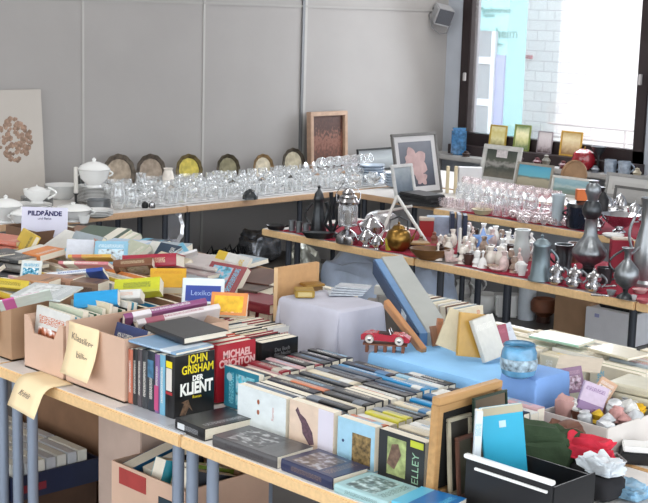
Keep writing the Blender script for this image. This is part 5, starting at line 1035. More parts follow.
bed(2.90, 3.42, 3.56, 3.79, ['cream', 'brown', 'white', 'charcoal', 'dark red', 'pale grey'], 'in the near half of the novel box')
bed(2.90, 3.42, 3.81, 4.04, ['white', 'brown', 'pale pink', 'navy', 'cream'], 'in the far half of the novel box')
bed(2.90, 3.42, 4.09, 4.34, ['pale grey', 'white', 'orange', 'cream', 'charcoal', 'brown'], 'in the near half of the magazine box')
bed(2.90, 3.42, 4.36, 4.61, ['white', 'pale green', 'charcoal', 'cream', 'brown'], 'in the far half of the magazine box')
bed(2.22, 2.80, 4.02, 4.28, ['yellow', 'charcoal', 'white', 'brown', 'pale pink', 'cream'], 'in the open row beyond the cropped end box', .15)
bed(2.30, 2.80, 4.30, 4.56, ['white', 'brown', 'cream', 'slate blue', 'orange'], 'in the far open row of the near table', .15)
bed(2.60, 2.82, 4.58, 4.84, ['charcoal', 'pale grey', 'charcoal', 'black'], 'beside the salmon book', .13)
bed(2.89, 3.05, 4.94, 5.17, ['pale grey', 'charcoal', 'slate blue'], 'at the corner end of the second table', .11)
bed(3.34, 3.5, 3.35, 3.53, ['cream', 'brown', 'white'], 'behind the beige board', .10)
bed(2.90, 3.30, 3.34, 3.53, ['dark red', 'brown', 'dark red', 'charcoal', 'cream'], 'between novel box and board', .11)
heap(18, (2.93, 3.28), (3.58, 4.45), (.90, .918), 'second table boxes', 31)
heap(6, (2.35, 2.80), (4.0, 4.5), (.925, .94), 'near table far rows', 32, ['pale grey', 'white', 'orange', 'cream', 'charcoal', 'brown', 'yellow'])
# picked-out books on the heap: bottom-centre pixel, height level, facing the shopper
def pxbook(label, px, py, z, w_, h_, t_, X, Y, cov, tilt=None, name='book', hard=False):
    c = P(px, py, z); return make_book(name, label, c, w_, h_, t_, X, Y, cov, None, tilt=tilt, hard=hard)
CF = axes((math.sin(math.radians(45)), -math.cos(math.radians(45)), 0), (0, 0, 1))
PR = (math.cos(FACE), math.sin(FACE), 0); PF = (-.7, -.7, 0)       # picture-right; towards the shopper
PB = (.71, .7, .0)
o, off = pxbook('large blue and white dictionary leaning open-faced on the heap', 203, 292, .945, .135, .085, .022, PR, (0.35, .35, .87), covermat('#d3dfe6', '#d3dfe6', 0, 1))
face_quad(o, off, rect(-.055, .058, -.035, .018), mat('royal_blue_panel', '#28429a', .4, var=.1), 'printed_panel', t_=.022)
text('title', 'Lexikon', .024, mat('pale_blue_print', '#9db4e0', .6, var=0), o, MT(off+Vector((0, -.008, .0122))), .0001)
o, off = pxbook('orange-yellow book with a yellow sun cover in front of the dictionary', 229, 305, .945, .115, .075, .02, PR, (.4, .4, .82), covermat('#d98a4a', '#e2b23c', 2, 4), tilt=rz(-.1))
face_quad(o, off, rect(-.045, .045, -.026, .026), mat('sun_yellow', '#e0b030', .5, var=.25, scale=40), 'printed_panel', t_=.02)
pxbook('plain yellow book between red book and dictionary', 168, 281, .955, .12, .09, .03, PR, (.6, .6, .55), covermat('#d8a530', '#c98a28', 0, 1), tilt=rz(.1))
pxbook('book with yellow-green spine lying across the green rows', 139, 288, .95, .05, .15, .05, (.6, .6, -.6), (-PR[0], -PR[1], -.18), covermat('#c6c832', '#6d7a3a', 0, 2), tilt=rz(-.2))
pxbook('white book with faint orange line below the yellow-green spine', 124, 297, .945, .05, .12, .03, (.6, .6, -.6), (-PR[0], -PR[1], -.15), covermat('#d9d9d6', '#d6b09a', 0, 2), tilt=rz(-.2))
pxbook('bright blue wedge-shaped book pointing at the Klassiker note', 97, 300, .945, .03, .14, .05, (.6, .6, -.5), (-PR[0], -PR[1], -.2), covermat('#2193cc', '#2193cc', 0, 2), tilt=rz(-.2))
pxbook('shiny red hardback with framed cream picture behind the yellow book', 154, 262, .955, .10, .20, .045, (.5, .5, -.2), (-PR[0], -PR[1], -.12), covermat('#a31b36', '#cbb394', 0, 2), tilt=rz(-.25), hard=True)
pxbook('brown-edged book with cream inset cover before the red hardback', 135, 267, .945, .07, .14, .03, (.5, .5, -.6), (-PR[0], -PR[1], -.2), covermat('#7b5038', '#bfae90', 2, 2), tilt=rz(-.2))
pxbook('stack-like white magazine lying flat behind the dictionary', 205, 262, .93, .2, .27, .012, Xp, Ym, covermat('#c9c0bf', '#b0a0a0', 0, 2), name='magazine', tilt=rz(.15))
pxbook('grey-rose magazine lying under the white one', 201, 269, .915, .2, .26, .014, Xp, Ym, covermat('#a99696', '#c9c9c9', 0, 2), name='magazine', tilt=rz(.1))
pxbook('white pointed booklet tilted beside the red hardback', 179, 257, .95, .06, .14, .01, (.5, .5, -.3), (-PR[0], -PR[1], -.35), covermat('#dcdcde', '#dcdcde', 0, 2), name='booklet')
pxbook('pink booklet with white lettering near the blue-yellow one', 86, 265, .955, .06, .18, .012, (.6, .6, -.4), (-PR[0], -PR[1], -.05), covermat('#cf7f88', '#e8e4da', 1, 2), name='booklet', tilt=rz(-.2))
pxbook('yellow and orange booklet behind the pink one', 92, 258, .955, .06, .16, .012, (.6, .6, -.4), (-PR[0], -PR[1], -.08), covermat('#d6b04c', '#c96a52', 1, 2), name='booklet', tilt=rz(-.2))
o, off = pxbook('white booklet with yellow and blue blocks in the middle of the heap', 78, 276, .955, .08, .19, .014, (.55, .55, -.5), (-PR[0], -PR[1], -.2), covermat('#d6dde4', '#28489a', 3, 2), name='booklet', tilt=rz(-.15))
face_quad(o, off, rect(-.03, .03, -.02, .02), mat('bright_yellow', '#e6d02a', .5, var=.03), 'printed_block', t_=.014)
pxbook('light blue picture book leaning behind the pink booklet', 111, 254, .955, .12, .11, .014, PR, (.5, .5, .6), covermat('#8fbfd8', '#cfe0ea', 2, 2), tilt=rz(.1))
pxbook('plain white card standing among the booklets', 80, 249, .96, .10, .07, .004, PR, (.2, .2, .95), covermat('#d3d8e2', '#d3d8e2', 0, 2), name='card')
pxbook('white and blue brochure at the back of the heap', 130, 243, .93, .10, .18, .012, Xp, Ym, covermat('#b9cfe6', '#dfe6ee', 1, 2), name='booklet', tilt=rz(.5))
pxbook('salmon book lying flat at the cropped end', 8, 240, .93, .13, .19, .018, Xp, Ym, covermat('#cf7a66', '#e0a090', 0, 2), tilt=rz(.3))
pxbook('second salmon book under the first at the cropped end', 3, 247, .91, .13, .19, .018, Xp, Ym, covermat('#b56a5a', '#e0a090', 0, 2), tilt=rz(.2))
for k in range(4):
    pxbook('%s of the grey journals piled below the salmon books' % ['topmost', 'second', 'third', 'lowest'][k], 12, 256+k*9, .925-k*.018, .15, .22, .014, Xp, Ym, covermat(['#5a5f63', '#8a8a88', '#3d3f46', '#75706c'][k], '#b0b0ae', 0, k), name='journal', tilt=rz(.2+.1*k))
pxbook('white booklet with turquoise picture leaning on the journals', 31, 272, .95, .07, .08, .012, PR, (.4, .4, .8), covermat('#d0d6d6', '#3f9cc0', 2, 2), name='booklet')
pxbook('yellow pocket book at the cropped end above the cartons', 10, 285, .95, .05, .13, .03, (.6, .6, -.4), (-PR[0], -PR[1], .1), covermat('#c9b23a', '#7a6a20', 0, 2))
for k, (px, py) in enumerate([(38, 284), (62, 281)]):
    pxbook(['tan book with dark top lying before the turquoise booklet', 'tan-rose book with black side lying beside the blue-yellow booklet'][k], px, py, .945, .09, .13, .04, Xp, Ym, covermat(['#b98a66', '#a9806a'][k], '#3a2c28', 0, k), tilt=rz(.45))
pxbook('tan upright book stub with black recess near the bright blue wedge', 90, 288, .935, .08, .10, .05, Xp, Ym, covermat('#7a5c44', '#2a1f1c', 0, 2), tilt=rz(.45))
pxbook('white comic fan nearest the lowered-front box', 47, 292, .95, .14, .18, .006, (.8, .1, .1), Ym, covermat('#c9d0d3', '#e0e4e6', 2, 2), name='comic', tilt=rz(.3))
pxbook('white comic with pink speech bubbles in the lowered-front box', 25, 300, .955, .06, .16, .006, (.5, .5, -.6), (-PR[0], -PR[1], -.4), covermat('#c9d3cc', '#c05a98', 1, 2), name='comic')
pxbook('purple and white comic sticking out of the Klassiker box', 165, 313, .93, .05, .26, .02, (.4, .4, -.8), (-PR[0], -PR[1]-.3, -.0), covermat('#8a4a78', '#e0dce0', 1, 2), name='comic', tilt=rz(.25))
pxbook('large white page-block book under the purple comic', 178, 320, .915, .06, .26, .02, (.4, .4, -.8), (-PR[0], -PR[1]-.3, 0), covermat('#d9d2d4', '#a0586a', 1, 2), tilt=rz(.25))
pxbook('broad dark brown album lying by the beige board', 252, 277, .89, .17, .24, .02, Xp, Ym, covermat('#5a372c', '#4a2c24', 0, 2), name='album', tilt=rz(.3) @ ry(-.12), hard=True)
pxbook('crimson book lying under the brown album', 261, 303, .86, .13, .19, .035, Xp, Ym, covermat('#7c1f30', '#8c2230', 0, 2), tilt=rz(.1), hard=True)
pxbook('dark brown book behind the crimson one', 245, 290, .87, .12, .17, .03, Xp, Ym, covermat('#4a3228', '#2c2020', 0, 2), tilt=rz(.3), hard=True)
# printed card
c = P(44, 240, .90); c.z += .012
t = thing('printed_card', 'white printed card standing at the rear of the book boxes', 'card', c+Vector((0, 0, .0))); t.rotation_euler = (math.radians(-14), 0, FACE+.02)
s = mpp(c); b = B(); b.box((0, 0, 15*s), (46*s, .002, 30*s)); b.obj('card_sheet', mat('white_card', '#cfcfe0', .8, var=.03), t, smooth=False)
text('heading', 'BILDBÄNDE', 6.4*s, mat('navy_print', '#28285a', .7, var=0), t, MT((0, -.0016, 23.5*s)) @ axes((1, 0, 0), (0, 0, 1)).to_4x4(), .0002, bold=.0012)
text('subheading', 'und Reise', 3.5*s, mat('navy_print', '#28285a', .7, var=0), t, MT((0, -.0016, 18.5*s)) @ axes((1, 0, 0), (0, 0, 1)).to_4x4(), .0002)
# magazines in front of sign
for k in range(3):
    pxbook('%s magazine in the row beside the printed card' % ['cream', 'brown-edged', 'dark green'][k], 76+k*13, 236, .89+k*.016, .14, .2, .03, Xp, Ym, covermat(['#c9c2b0', '#8a6a58', '#55665a'][k], '#e0dcd0', 1, k), name='magazine', tilt=rz(.4) @ ry(-.2))
# ---------------------------------------------------------------- beige board, cloth-covered box and what lies there
t = thing('beige_board', 'upright beige fibreboard panel beside the grey-lilac cloth', 'board', (2.985, 3.145, TT+.0005))
B().box((0, 0, .145), (.185, .016, .29), bev=.001).obj('panel', mat('fibreboard', '#bd9468', .7, var=.08, scale=40), t, smooth=False)
B().box((-.0935, 0, .145), (.002, .0165, .289)).obj('sawn_edge', mat('pale_edge', '#d3b48c', .7, var=.05), t, smooth=False)
bx = thing('covered_box', 'box hidden under the grey-lilac cloth', 'box', (2.955, 2.955, TT+.0005))
B().box((0, 0, .1), (.17, .24, .20), bev=.01).obj('body', card, bx, smooth=False)
def drape(name, label, x0, x1, y0, y1, ztop, zbot, m, seed=0, over=.05, amp=.012, n=44, cat='cloth', flare=.10, faces=None):
    """cloth sheet laid over a box: flat top, folded skirt"""
    from mathutils import noise
    cx, cy = (x0+x1)/2, (y0+y1)/2; hx, hy = (x1-x0)/2, (y1-y0)/2; H = ztop-zbot; b = B(); g = []
    for i in range(n+1):
        row = []
        for j in range(n+1):
            u = (i/n*2-1)*(hx+H*1.02); v = (j/n*2-1)*(hy+H*1.02)
            du = max(0, abs(u)-hx); dv = max(0, abs(v)-hy); d = max(du, dv) if min(du, dv) == 0 else math.hypot(du, dv)*.93
            d = min(d, H)
            x = math.copysign(min(abs(u), hx), u); y = math.copysign(min(abs(v), hy), v)
            ang = math.atan2(dv*(1 if v > 0 else -1), du*(1 if u > 0 else -1)) if d > 0 else 0
            fold = noise.noise(Vector((x*14+seed, y*14, 0)))*.6+math.sin((x-y)*38+seed*2+ang*3)*.5
            out = d*flare+ (amp*fold*(d/H) if H else 0)+.003
            if d > 0:
                L = math.hypot(du, dv); x += (du/L)*out*(1 if u > 0 else -1); y += (dv/L)*out*(1 if v > 0 else -1)
            z = ztop-d+.0025*noise.noise(Vector((u*9, v*9, seed)))+.003
            row.append(b.b.verts.new((cx+x, cy+y, max(z, zbot+.002))))
        g.append(row)
    for i in range(n):
        for j in range(n): b.b.faces.new((g[i][j], g[i][j+1], g[i+1][j+1], g[i+1][j]))
    o = b.obj(name, m); md = o.modifiers.new('th', 'SOLIDIFY'); md.thickness = .003; md.offset = 1
    for p_ in o.data.polygons: p_.use_smooth = True
    return tag(o, label, cat)
lilac = mat('grey_lilac_fabric', '#b9b9c6', .9, var=.06, scale=12, bump=.12)
drape('grey_cloth', 'grey-lilac cloth draped over a box behind the paperbacks', 2.86, 3.05, 2.825, 3.085, TT+.205, TT+.004, lilac, 2, flare=.08, amp=.034, n=64)
bl = mat('sky_blue_cloth', '#94cbfa', .85, var=.07, scale=9, bump=.15)
bx = thing('covered_crate', 'low crate hidden under the sky blue cloth', 'crate', (2.965, 2.445, TT+.0005))
B().box((0, 0, .055), (.26, .42, .11), bev=.006).obj('body', card, bx, smooth=False)
drape('blue_cloth', 'sky blue cloth over the low crate carrying the red toy car', 2.83, 3.10, 2.225, 2.66, TT+.118, TT+.004, bl, 5, flare=.06, amp=.008)
# ---- on the lilac cloth
ztop = TT+.213
def cbox(name, label, px, py, z, w_, d_, h_, m, yaw=0, cat='box', parts=None):
    p = P(px, py, z); t = thing(name, label, cat, p, (0, 0, FACE+yaw)); B().box((0, d_/2, h_/2), (w_, d_, h_), bev=.002).obj('body', m, t, smooth=False); return t
t = cbox('gold_box', 'flat gold box with a pale oval panel on the grey-lilac cloth', 305, 298, ztop, .062, .07, .022, mat('dull_gold', '#a08338', .4, .4, var=.2), .1)
B().box((0, -.0008, .011), (.045, .001, .014)).obj('printed_panel', mat('pale_gold', '#c4b078', .5, var=.15), t, smooth=False)
t = cbox('golden_packet', 'tilted golden brown packet behind the flat gold box', 316, 287, ztop+.012, .07, .05, .008, mat('golden_brown', '#9c7636', .4, .3, var=.2), .5, 'packet')
B().box((0, .02, -.006), (.05, .04, .010)).obj('tray', mat('brown_tray', '#6a4f2a', .6), t, smooth=False)
for k in range(4):
    p = P(345+k*3, 294-k*2.2, ztop+k*.004); o = B().box((0, 0, 0), (.11, .075, .003), bev=.001).obj('plastic_sleeve', mat('frosted_sleeve', '#b5bcc6', .15, var=.2, scale=30, coat=.5)); o.location = (p.x, p.y, ztop+.003+k*.0042); o.rotation_euler.z = FACE+.1-.12*k
    tag(o, '%s clear plastic sleeve of the small pile on the lilac cloth' % ['lowest', 'second', 'third', 'topmost'][k], 'sleeve', 'clear plastic sleeves')
cbox('small_white_packet', 'small white packet beside the plastic sleeves', 379, 295, TT+.15, .035, .03, .03, mat('white_packet', '#c9c9c4', .6, var=.1), -.2, 'packet')
# grey-brown boxes between cloths
for k, (px, py, w_, h_, c, lb) in enumerate([(372, 315, .05, .10, '#6a625c', 'dark grey-brown upright box at the side of the lilac cloth'), (383, 320, .04, .13, '#8d8b87', 'pale grey upright case leaning behind the folder'), (392, 322, .05, .09, '#5e5854', 'charcoal upright case under the big folder')]):
    cbox('upright_case', lb, px, py+14, TT+.02, w_, .05, h_, mat('uc'+c, c, .6, var=.1), .3*k-.2, 'case')
# big grey-blue lever folder leaning diagonally
def bar_between(name, label, cat, a, c, w_, t_, m, up=(0, 0, 1), parts=None):
    a, c = Vector(a), Vector(c); L = (c-a).length; X = (c-a).normalized(); R = axes(X, up); tt = thing(name, label, cat, a); tt.matrix_world = MT(a) @ R.to_4x4(); return tt, L
a = Vector(P(430, 347, TT+.12)); c = PX(383, 270, 3.30)
t, L = bar_between('ring_binder', 'big grey and blue box file leaning diagonally, the highest thing on the book table', 'folder', a, c, 0, 0, None, up=PR)
B().box((L/2, .028, -.02), (L, .075, .06), bev=.002).obj('grey_cover', mat('grey_binder', '#a6a9a6', .6, var=.06), t, smooth=False)
B().box((L/2-.004, -.022, -.02), (L-.01, .024, .055), bev=.001).obj('blue_spine', mat('binder_blue', '#6387b0', .5, var=.1), t, smooth=False)
B().box((L/2, -.037, -.02), (L-.02, .004, .05)).obj('dark_edge', mat('binder_navy', '#2b4566', .5, var=.15), t, smooth=False)
B().box((L*.28, -.040, -.02), (.05, .003, .045)).obj('spine_label', mat('white_label', '#b9c3cc', .6, var=.3, scale=80), t, smooth=False)
a = P(424, 352, TT+.125); c = PX(386, 303, 2.98)
t, L = bar_between('wooden_bar', 'light wooden slat leaning in front of the box file', 'slat', a, c, 0, 0, None, up=PR)
B().box((L/2, 0, 0), (L, .018, .03), bev=.002).obj('slat_body', mat('orange_wood', '#b5835a', .5, var=.12, stretch=(1, 8, 8)), t, smooth=False)
# toy car on a wooden rack
p = P(385, 352, TT+.122); t = thing('wooden_rack', 'low slatted brown wooden rack under the red toy car', 'rack', p, (0, 0, FACE-.12)); s = mpp(p)
for k in range(5): B().box(((-18+9*k)*s, 0, 4*s), (3*s, 12*s, 8*s), bev=.001).obj('slat', mat('red_brown_wood', '#7a4a34', .5, var=.2), t, smooth=False)
B().box((0, 0, 8.5*s), (44*s, 13*s, 1.5*s)).obj('top_board', mat('red_brown_wood', '#7a4a34', .5, var=.2), t, smooth=False)
p2 = Vector((p.x, p.y, p.z+9.3*s)); t = thing('toy_car', 'red open vintage toy car with pale wheels on the wooden rack', 'toy car', p2, (0, 0, FACE-.22)); 
redp = mat('toy_red', '#b02a3c', .25, var=.1, coat=.5)
b = B(); b.prism([(-24*s, 3*s), (-24*s, 8*s), (-21*s, 10*s), (-8*s, 11*s), (-6*s, 10*s), (6*s, 9*s), (8*s, 11*s), (20*s, 10*s), (25*s, 7*s), (25*s, 3*s)], -6*s, 6*s, M=Matrix.Rotation(math.pi/2, 4, 'X')); b.obj('body', redp, t, smooth=False)
b = B(); b.box((0, 0, 10*s), (13*s, 9*s, 2*s)); b.obj('seat', mat('dark_seat', '#3a2626', .7), t, smooth=False)
for sx in (-15, 15):
    for sy in (-6.8, 6.8):
        w_ = B().lathe([(0, -1.3*s), (4*s, -1.3*s), (4.6*s, 0), (4*s, 1.3*s), (0, 1.3*s)], 20, M=MT((sx*s, sy*s, 4.6*s)) @ Matrix.Rotation(math.pi/2, 4, 'X')).obj('wheel', mat('tyre_white', '#cfc6bd', .5, var=.1), t)
        B().lathe([(0, 1.5*s), (2*s, 1.5*s), (0, 2*s)], 12, M=MT((sx*s, sy*s, 4.6*s)) @ Matrix.Rotation(math.pi/2, 4, 'X')).obj('hub', silver, w_)
        B().lathe([(4.9*s, -1.8*s), (6*s, -1.8*s), (6*s, 1.8*s), (4.9*s, 1.8*s)], 16, M=MT((sx*s, sy*s, 4.8*s)) @ Matrix.Rotation(math.pi/2, 4, 'X'), ang=math.pi).obj('mudguard', redp, t)
B().tube([(6*s, -5*s, 10*s), (4*s, -4.5*s, 15*s), (4*s, 4.5*s, 15*s), (6*s, 5*s, 10*s)], .5*s, 6).obj('windscreen_frame', silver, t)
# tilted books by the folder
def lean_book(label, px, py, z, w_, h_, t_, cov, roll, yaw=0, hard=True, tilt=.25):
    c = P(px, py, z); R = rz(FACE+yaw) @ rx(-tilt) @ ry(roll)
    return make_book('book', label, c, w_, h_, t_, R @ Vector((1, 0, 0)), R @ Vector((0, 0, 1)), cov, None, hard=hard)
lean_book('cream-covered old book tilted against a yellow one', 456, 331, TT+.20, .085, .115, .018, covermat('#c3b594', '#c3b594', 0, 2), .32, -.1)
lean_book('ochre yellow book behind the tilted cream book', 470, 335, TT+.198, .075, .125, .02, covermat('#b98f3e', '#b98f3e', 0, 2), .12, .25)
lean_book('white book leaning beside the ochre yellow book', 487, 338, TT+.195, .07, .125, .024, covermat('#c9c6bd', '#d5d2c9', 0, 2), -.28, .35)
lean_book('dark rose book leaning beside the glazed mug', 500, 340, TT+.18, .05, .085, .018, covermat('#93304c', '#a84a60', 0, 2), -.2, .2)
lean_book('white booklet squeezed beside the dark rose book', 509, 338, TT+.175, .04, .085, .008, covermat('#ccd0d8', '#b0b4c0', 0, 2), -.35, .2, False)
lean_book('thin orange-brown book beside the tilted cream book', 439, 330, TT+.175, .02, .07, .012, covermat('#a86c4a', '#7c5a44', 0, 2), .1, .1)
lean_book('brown thin book between slat and cream book', 434, 336, TT+.165, .02, .06, .012, covermat('#80553c', '#7c5a44', 0, 2), -.15, .1)
# rear row of cream books: tops visible
rnd = random.Random(77)
x_, i = 3.02, 0
yy = 2.60
cols_ = ['cream', 'pale grey', 'cream', 'white', 'cream', 'pale green', 'cream', 'cream', 'white', 'cream', 'pale green', 'cream', 'pale grey', 'cream', 'white']
# lying books stacked in a row along the back edge of the second table
for ci, (y0_, y1_) in enumerate([(2.69, 2.52), (2.51, 2.35), (2.34, 2.17), (2.16, 1.985)]):
    x = 3.22
    for i in range(9):
        t_ = rnd.uniform(.022, .035)
        if x+t_ > 3.53: break
        hh = .125+rnd.uniform(-.008, .004)-(.012 if ci == 0 else 0); cn = cols_[(i+ci*3) % len(cols_)]
        make_book('old_book', '%s old book, %s deep in the %s rank of the cream row' % (cn, ORD[i], ORD[ci]), (x+t_/2, (y0_+y1_)/2, TT+hh/2+.003), hh, y0_-y1_-.006, t_, Zp if rnd.random() < .7 else Zm, Yp, cm(cn, 0), 'cream old books on the rear edge'); x += t_+.0015
for k in range(5):
    make_book('old_book', '%s of the cream books piled at the end of the rear row' % ['lowest', 'second', 'third', 'fourth', 'topmost'][k], (3.13, 1.90+.006*k, TT+.016+k*.027), .115, .15, .024, (1, .1, 0), Ym, covermat('#c9c3ac', '#b5ae98', 0, k), 'cream pile at the row end', tilt=rz(.06*((k*7) % 3-1)))
make_book('old_book', 'pale green thin book lying on top of the cream row', (3.33, 2.34, TT+.147), .10, .17, .008, Xp, Ym, covermat('#9dc0a8', '#9dc0a8', 0, 1), None, tilt=rz(.1))
make_book('old_book', 'cream thin book lying on the cream row next to the pale green one', (3.33, 2.14, TT+.147), .10, .15, .008, Xp, Ym, covermat('#c9bfa6', '#c9bfa6', 0, 1), None, tilt=rz(-.1))
ya, yb = PX(408, 300, 3.46).y, PX(478, 312, 3.46).y
t = thing('grey_crate', 'grey shallow crate under the line of old books', 'crate', (3.46, (ya+yb)/2, TT+.001)); B().box((0, 0, .02), (.13, ya-yb, .04), bev=.003).obj('body', mat('grey_tray', '#7d7a78', .7), t, smooth=False)
yk_, k = ya-.02, 0
while yk_ > yb+.03:
    t_ = rnd.uniform(.018, .03)
    make_book('old_book', '%s book on the grey crate, %s of the line behind the folder' % (['cream', 'white', 'brown', 'pale grey'][k % 4], ORD[k]), (3.46, yk_-t_/2, TT+.043+.052), .10, .12, t_, Zp, (1, 0, 0), cm(['cream', 'white', 'brown', 'pale grey'][k % 4], 0), 'old books in the line behind the folder', tilt=rx(-.12)); yk_ -= t_+.006; k += 1
# mug
t, s = lathe_parts('blue_mug', 'glazed blue patterned pot at the corner of the blue cloth', 'pot', 518, 377, [('body', [(0, 0), (12, 0), (16, 3), (18, 13), (17, 24), (15, 29), (15.6, 31), (14, 31), (13, 28), (14, 20), (0, 8)], mat('blue_mottled_glaze', '#5a93b8', .2, var=.35, scale=26, coat=.5)), ('painted_band', [(17.3, 8), (18.2, 13), (17.7, 19)], mat('painted_band', '#8fa3b0', .3, var=.8, scale=70)), ('rim', [(13.8, 30.6), (14.8, 32), (15.8, 30.6)], mat('dark_rim', '#3f6a86', .3, var=.1)), ('inside', [(0, 24), (13.4, 26)], mat('painted_inner_shade', '#2f4350', .6))], TT+.118, None, FACE)  # dark disc across the mouth paints the shade inside the pot
t.location = P(518, 376, TT+.162)
bx = thing('covered_stand', 'small stand hidden under the second blue cloth', 'stand', (2.925, 2.135, TT+.0005)); 
B().box((0, 0, .075), (.13, .10, .15), bev=.004).obj('body', card, bx, smooth=False)
drape('blue_cloth', 'deeper blue cloth with a hanging front fold below the glazed pot', 2.855, 2.995, 2.08, 2.19, TT+.155, TT+.004, mat('cornflower_cloth', '#7da4dc', .85, var=.08, scale=9, bump=.15), 8, flare=.05, amp=.010, n=30)
make_book('sheet', 'cream folded sheet lying behind the glazed pot', (3.08, 2.10, TT+.16), .10, .12, .004, Xp, Ym, covermat('#cfc2b0', '#cfc2b0', 0, 1), None, tilt=rz(.5) @ ry(-.15))
# end frame standing against the paperbacks
t = thing('picture_back', 'wooden picture frame back standing on edge at the end of the paperback ranks', 'frame', (2.405, 1.952, TT+.0005)); t.rotation_euler = (math.radians(2), 0, .03)
wd2 = mat('honey_wood', '#b58d5c', .5, var=.15, scale=8, stretch=(1, 8, 8))
for c, d, nm in (((0, 0, .235), (.24, .022, .018), 'rail'), ((0, .004, .212), (.22, .014, .02), 'rail'), ((0, 0, .008), (.24, .02, .016), 'rail'), ((-.111, 0, .12), (.018, .024, .21), 'stile'), ((.111, 0, .12), (.018, .022, .21), 'stile')): B().box(c, d, bev=.0015).obj(nm, wd2, t, smooth=False)
B().box((0, .004, .115), (.21, .004, .2)).obj('backing', mat('black_backing', '#1a1917', .9), t, smooth=False)
# frames and teal folder in front of it
YM = -math.pi/2
frame('green_board', 'dark green board behind the teal booklet', Vector((2.455, 1.895, TT+.001)), .125, .228, .006, '#25382d', mat('dark_green_board', '#22352a', .6, var=.1), 6, YM+.0, depth=.008)
frame('framed_sheet', 'cream narrow frame leaning next to the wooden frame back', Vector((2.372, 1.925, TT+.001)), .085, .185, .010, '#b9b09a', mat('dark_picture', '#3a3530', .6, var=.3), 5, YM, depth=.01)
frame('framed_sheet', 'brown narrow frame leaning in front of the cream one', Vector((2.365, 1.900, TT+.001)), .065, .145, .009, '#5a3a2e', mat('dark_olive_picture', '#4a4636', .6, var=.3), 6, YM, depth=.01)
o, off = make_book('folder', 'teal booklet with a small white label standing in the black crate', (2.418, 1.842, TT+.125), .10, .195, .012, (PR[0], PR[1], .12), (.04, .04, 1), mat('teal_cover', '#2ba3c6', .4, var=.05), None, tilt=rz(.15)); 
face_quad(o, off, rect(-.008, .008, .048, .064), mat('white_sticker', '#b9d3d8', .6), 'sticker', t_=.012)
face_quad(o, off, rect(-.05, .05, .079, .097), mat('cream_top', '#b0a890', .7), 'top_band', t_=.012)
o, off = make_book('folder', 'white and pale blue folder edge beside the teal booklet', (2.352, 1.868, TT+.115), .018, .21, .02, PR, (-.02, -.02, 1), covermat('#d3dbe0', '#8fc0d8', 3, 1), None)
# black crate with a white edge strip
t = thing('black_crate', 'black crate with a white rim holding the teal booklet', 'crate', (2.392, 1.745, TT+.001))
for c, d in (((-.078, 0, .058), (.004, .24, .116)), ((.078, 0, .05), (.004, .24, .10)), ((0, -.12, .055), (.152, .004, .11)), ((0, .12, .045), (.152, .004, .09))): B().box(c, d).obj('crate_wall', black, t, smooth=False)
B().box((0, 0, .003), (.151, .235, .004)).obj('crate_floor', black, t, smooth=False)
B().box((-.080, 0, .120), (.014, .246, .010), bev=.002).obj('rim_strip', white, t, smooth=False)
B().box((-.085, -.01, .098), (.006, .2, .006), bev=.001).obj('rim_strip', white, t, smooth=False)
# dark green bottle-shaped cloth, red cloth, brown pouch, white foam
lump('green_cloth', 'dark green crumpled cloth beside the teal booklet', 'cloth', (2.62, 1.88, TT+.001), (.09, .18, .115), mat('dark_green_cloth', '#33452f', .9, var=.2, bump=.4, scale=20), 4, sub=4, amp=.3, rz=.6)
lump('brown_pouch', 'brown leather pouch under the red cloth', 'pouch', (2.755, 1.91, TT+.001), (.08, .09, .10), mat('brown_leather', '#6d4636', .5, var=.2), 7, sub=3, amp=.2)
lump('red_cloth_scrap', 'bright red cloth scrap lying before the white carton', 'cloth', (2.66, 1.775, TT+.058), (.06, .13, .05), mat('bright_red_cloth', '#c82a40', .8, var=.15, bump=.5, scale=25), 12, sub=4, amp=.35, rz=.2)
lump('dark_bundle', 'dark bundle carrying the red cloth scrap', 'bundle', (2.66, 1.775, TT+.001), (.07, .13, .06), mat('black_cloth', '#1e1e22', .9), 13, sub=3, amp=.1)
lump('white_foam', 'crumpled white plastic wrap at the corner of the black crate', 'wrap', (2.60, 1.69, TT+.06), (.07, .09, .04), mat('white_plastic', '#cfd6dc', .3, var=.15, bump=.6, scale=30), 17, sub=4, amp=.4)
lump('black_bundle', 'black bundle below the white plastic wrap', 'bundle', (2.60, 1.69, TT+.001), (.09, .09, .06), mat('black_cloth', '#1e1e22', .9), 14, sub=3, amp=.1)
# white carton of odds and ends
cz = TT+.001
c0 = P(603, 462, TT)
A_ = Vector((2.83, 1.84)); 
t = thing('white_carton', 'open white carton full of small odds and ends', 'carton', (2.98, 1.975, cz)); t.rotation_euler.z = 0
W_, D_, H_ = .28, .205, .085
wc = mat('white_carton_c', '#cfc9c4', .7, var=.05)
for c, d, nm in (((0, -D_/2, H_/2), (W_, .004, H_), 'side_panel'), ((0, D_/2, H_/2), (W_, .004, H_), 'side_panel'), ((-W_/2, 0, H_/2), (.004, D_, H_), 'front_panel'), ((W_/2, 0, H_/2), (.004, D_, H_), 'back_panel'), ((0, 0, .003), (W_, D_, .004), 'bottom')): B().box(c, d).obj(nm, wc, t, smooth=False)
cx0, cy0 = 2.965, 1.94
t.location = (2.975, 1.94, cz)
rnd = random.Random(41)
oc = [('clear plastic', '#b9bcbf', 7), ('rose', '#b98a86', 3), ('brown', '#5e3a2c', 3), ('yellow', '#d6b02a', 2), ('white', '#d2d2cf', 4), ('purple-white', '#9a86a8', 2), ('black', '#26262a', 2)]
spots_ = []
for i in range(400):
    x, y = rnd.uniform(cx0-.11, cx0+.115), rnd.uniform(cy0-.085, cy0+.08)
    if all(math.hypot(x-a, y-b_) >.036 for a, b_ in spots_): spots_.append((x, y))
pack = mat('packing_brown', '#6b6058', .9, var=.3, scale=40)
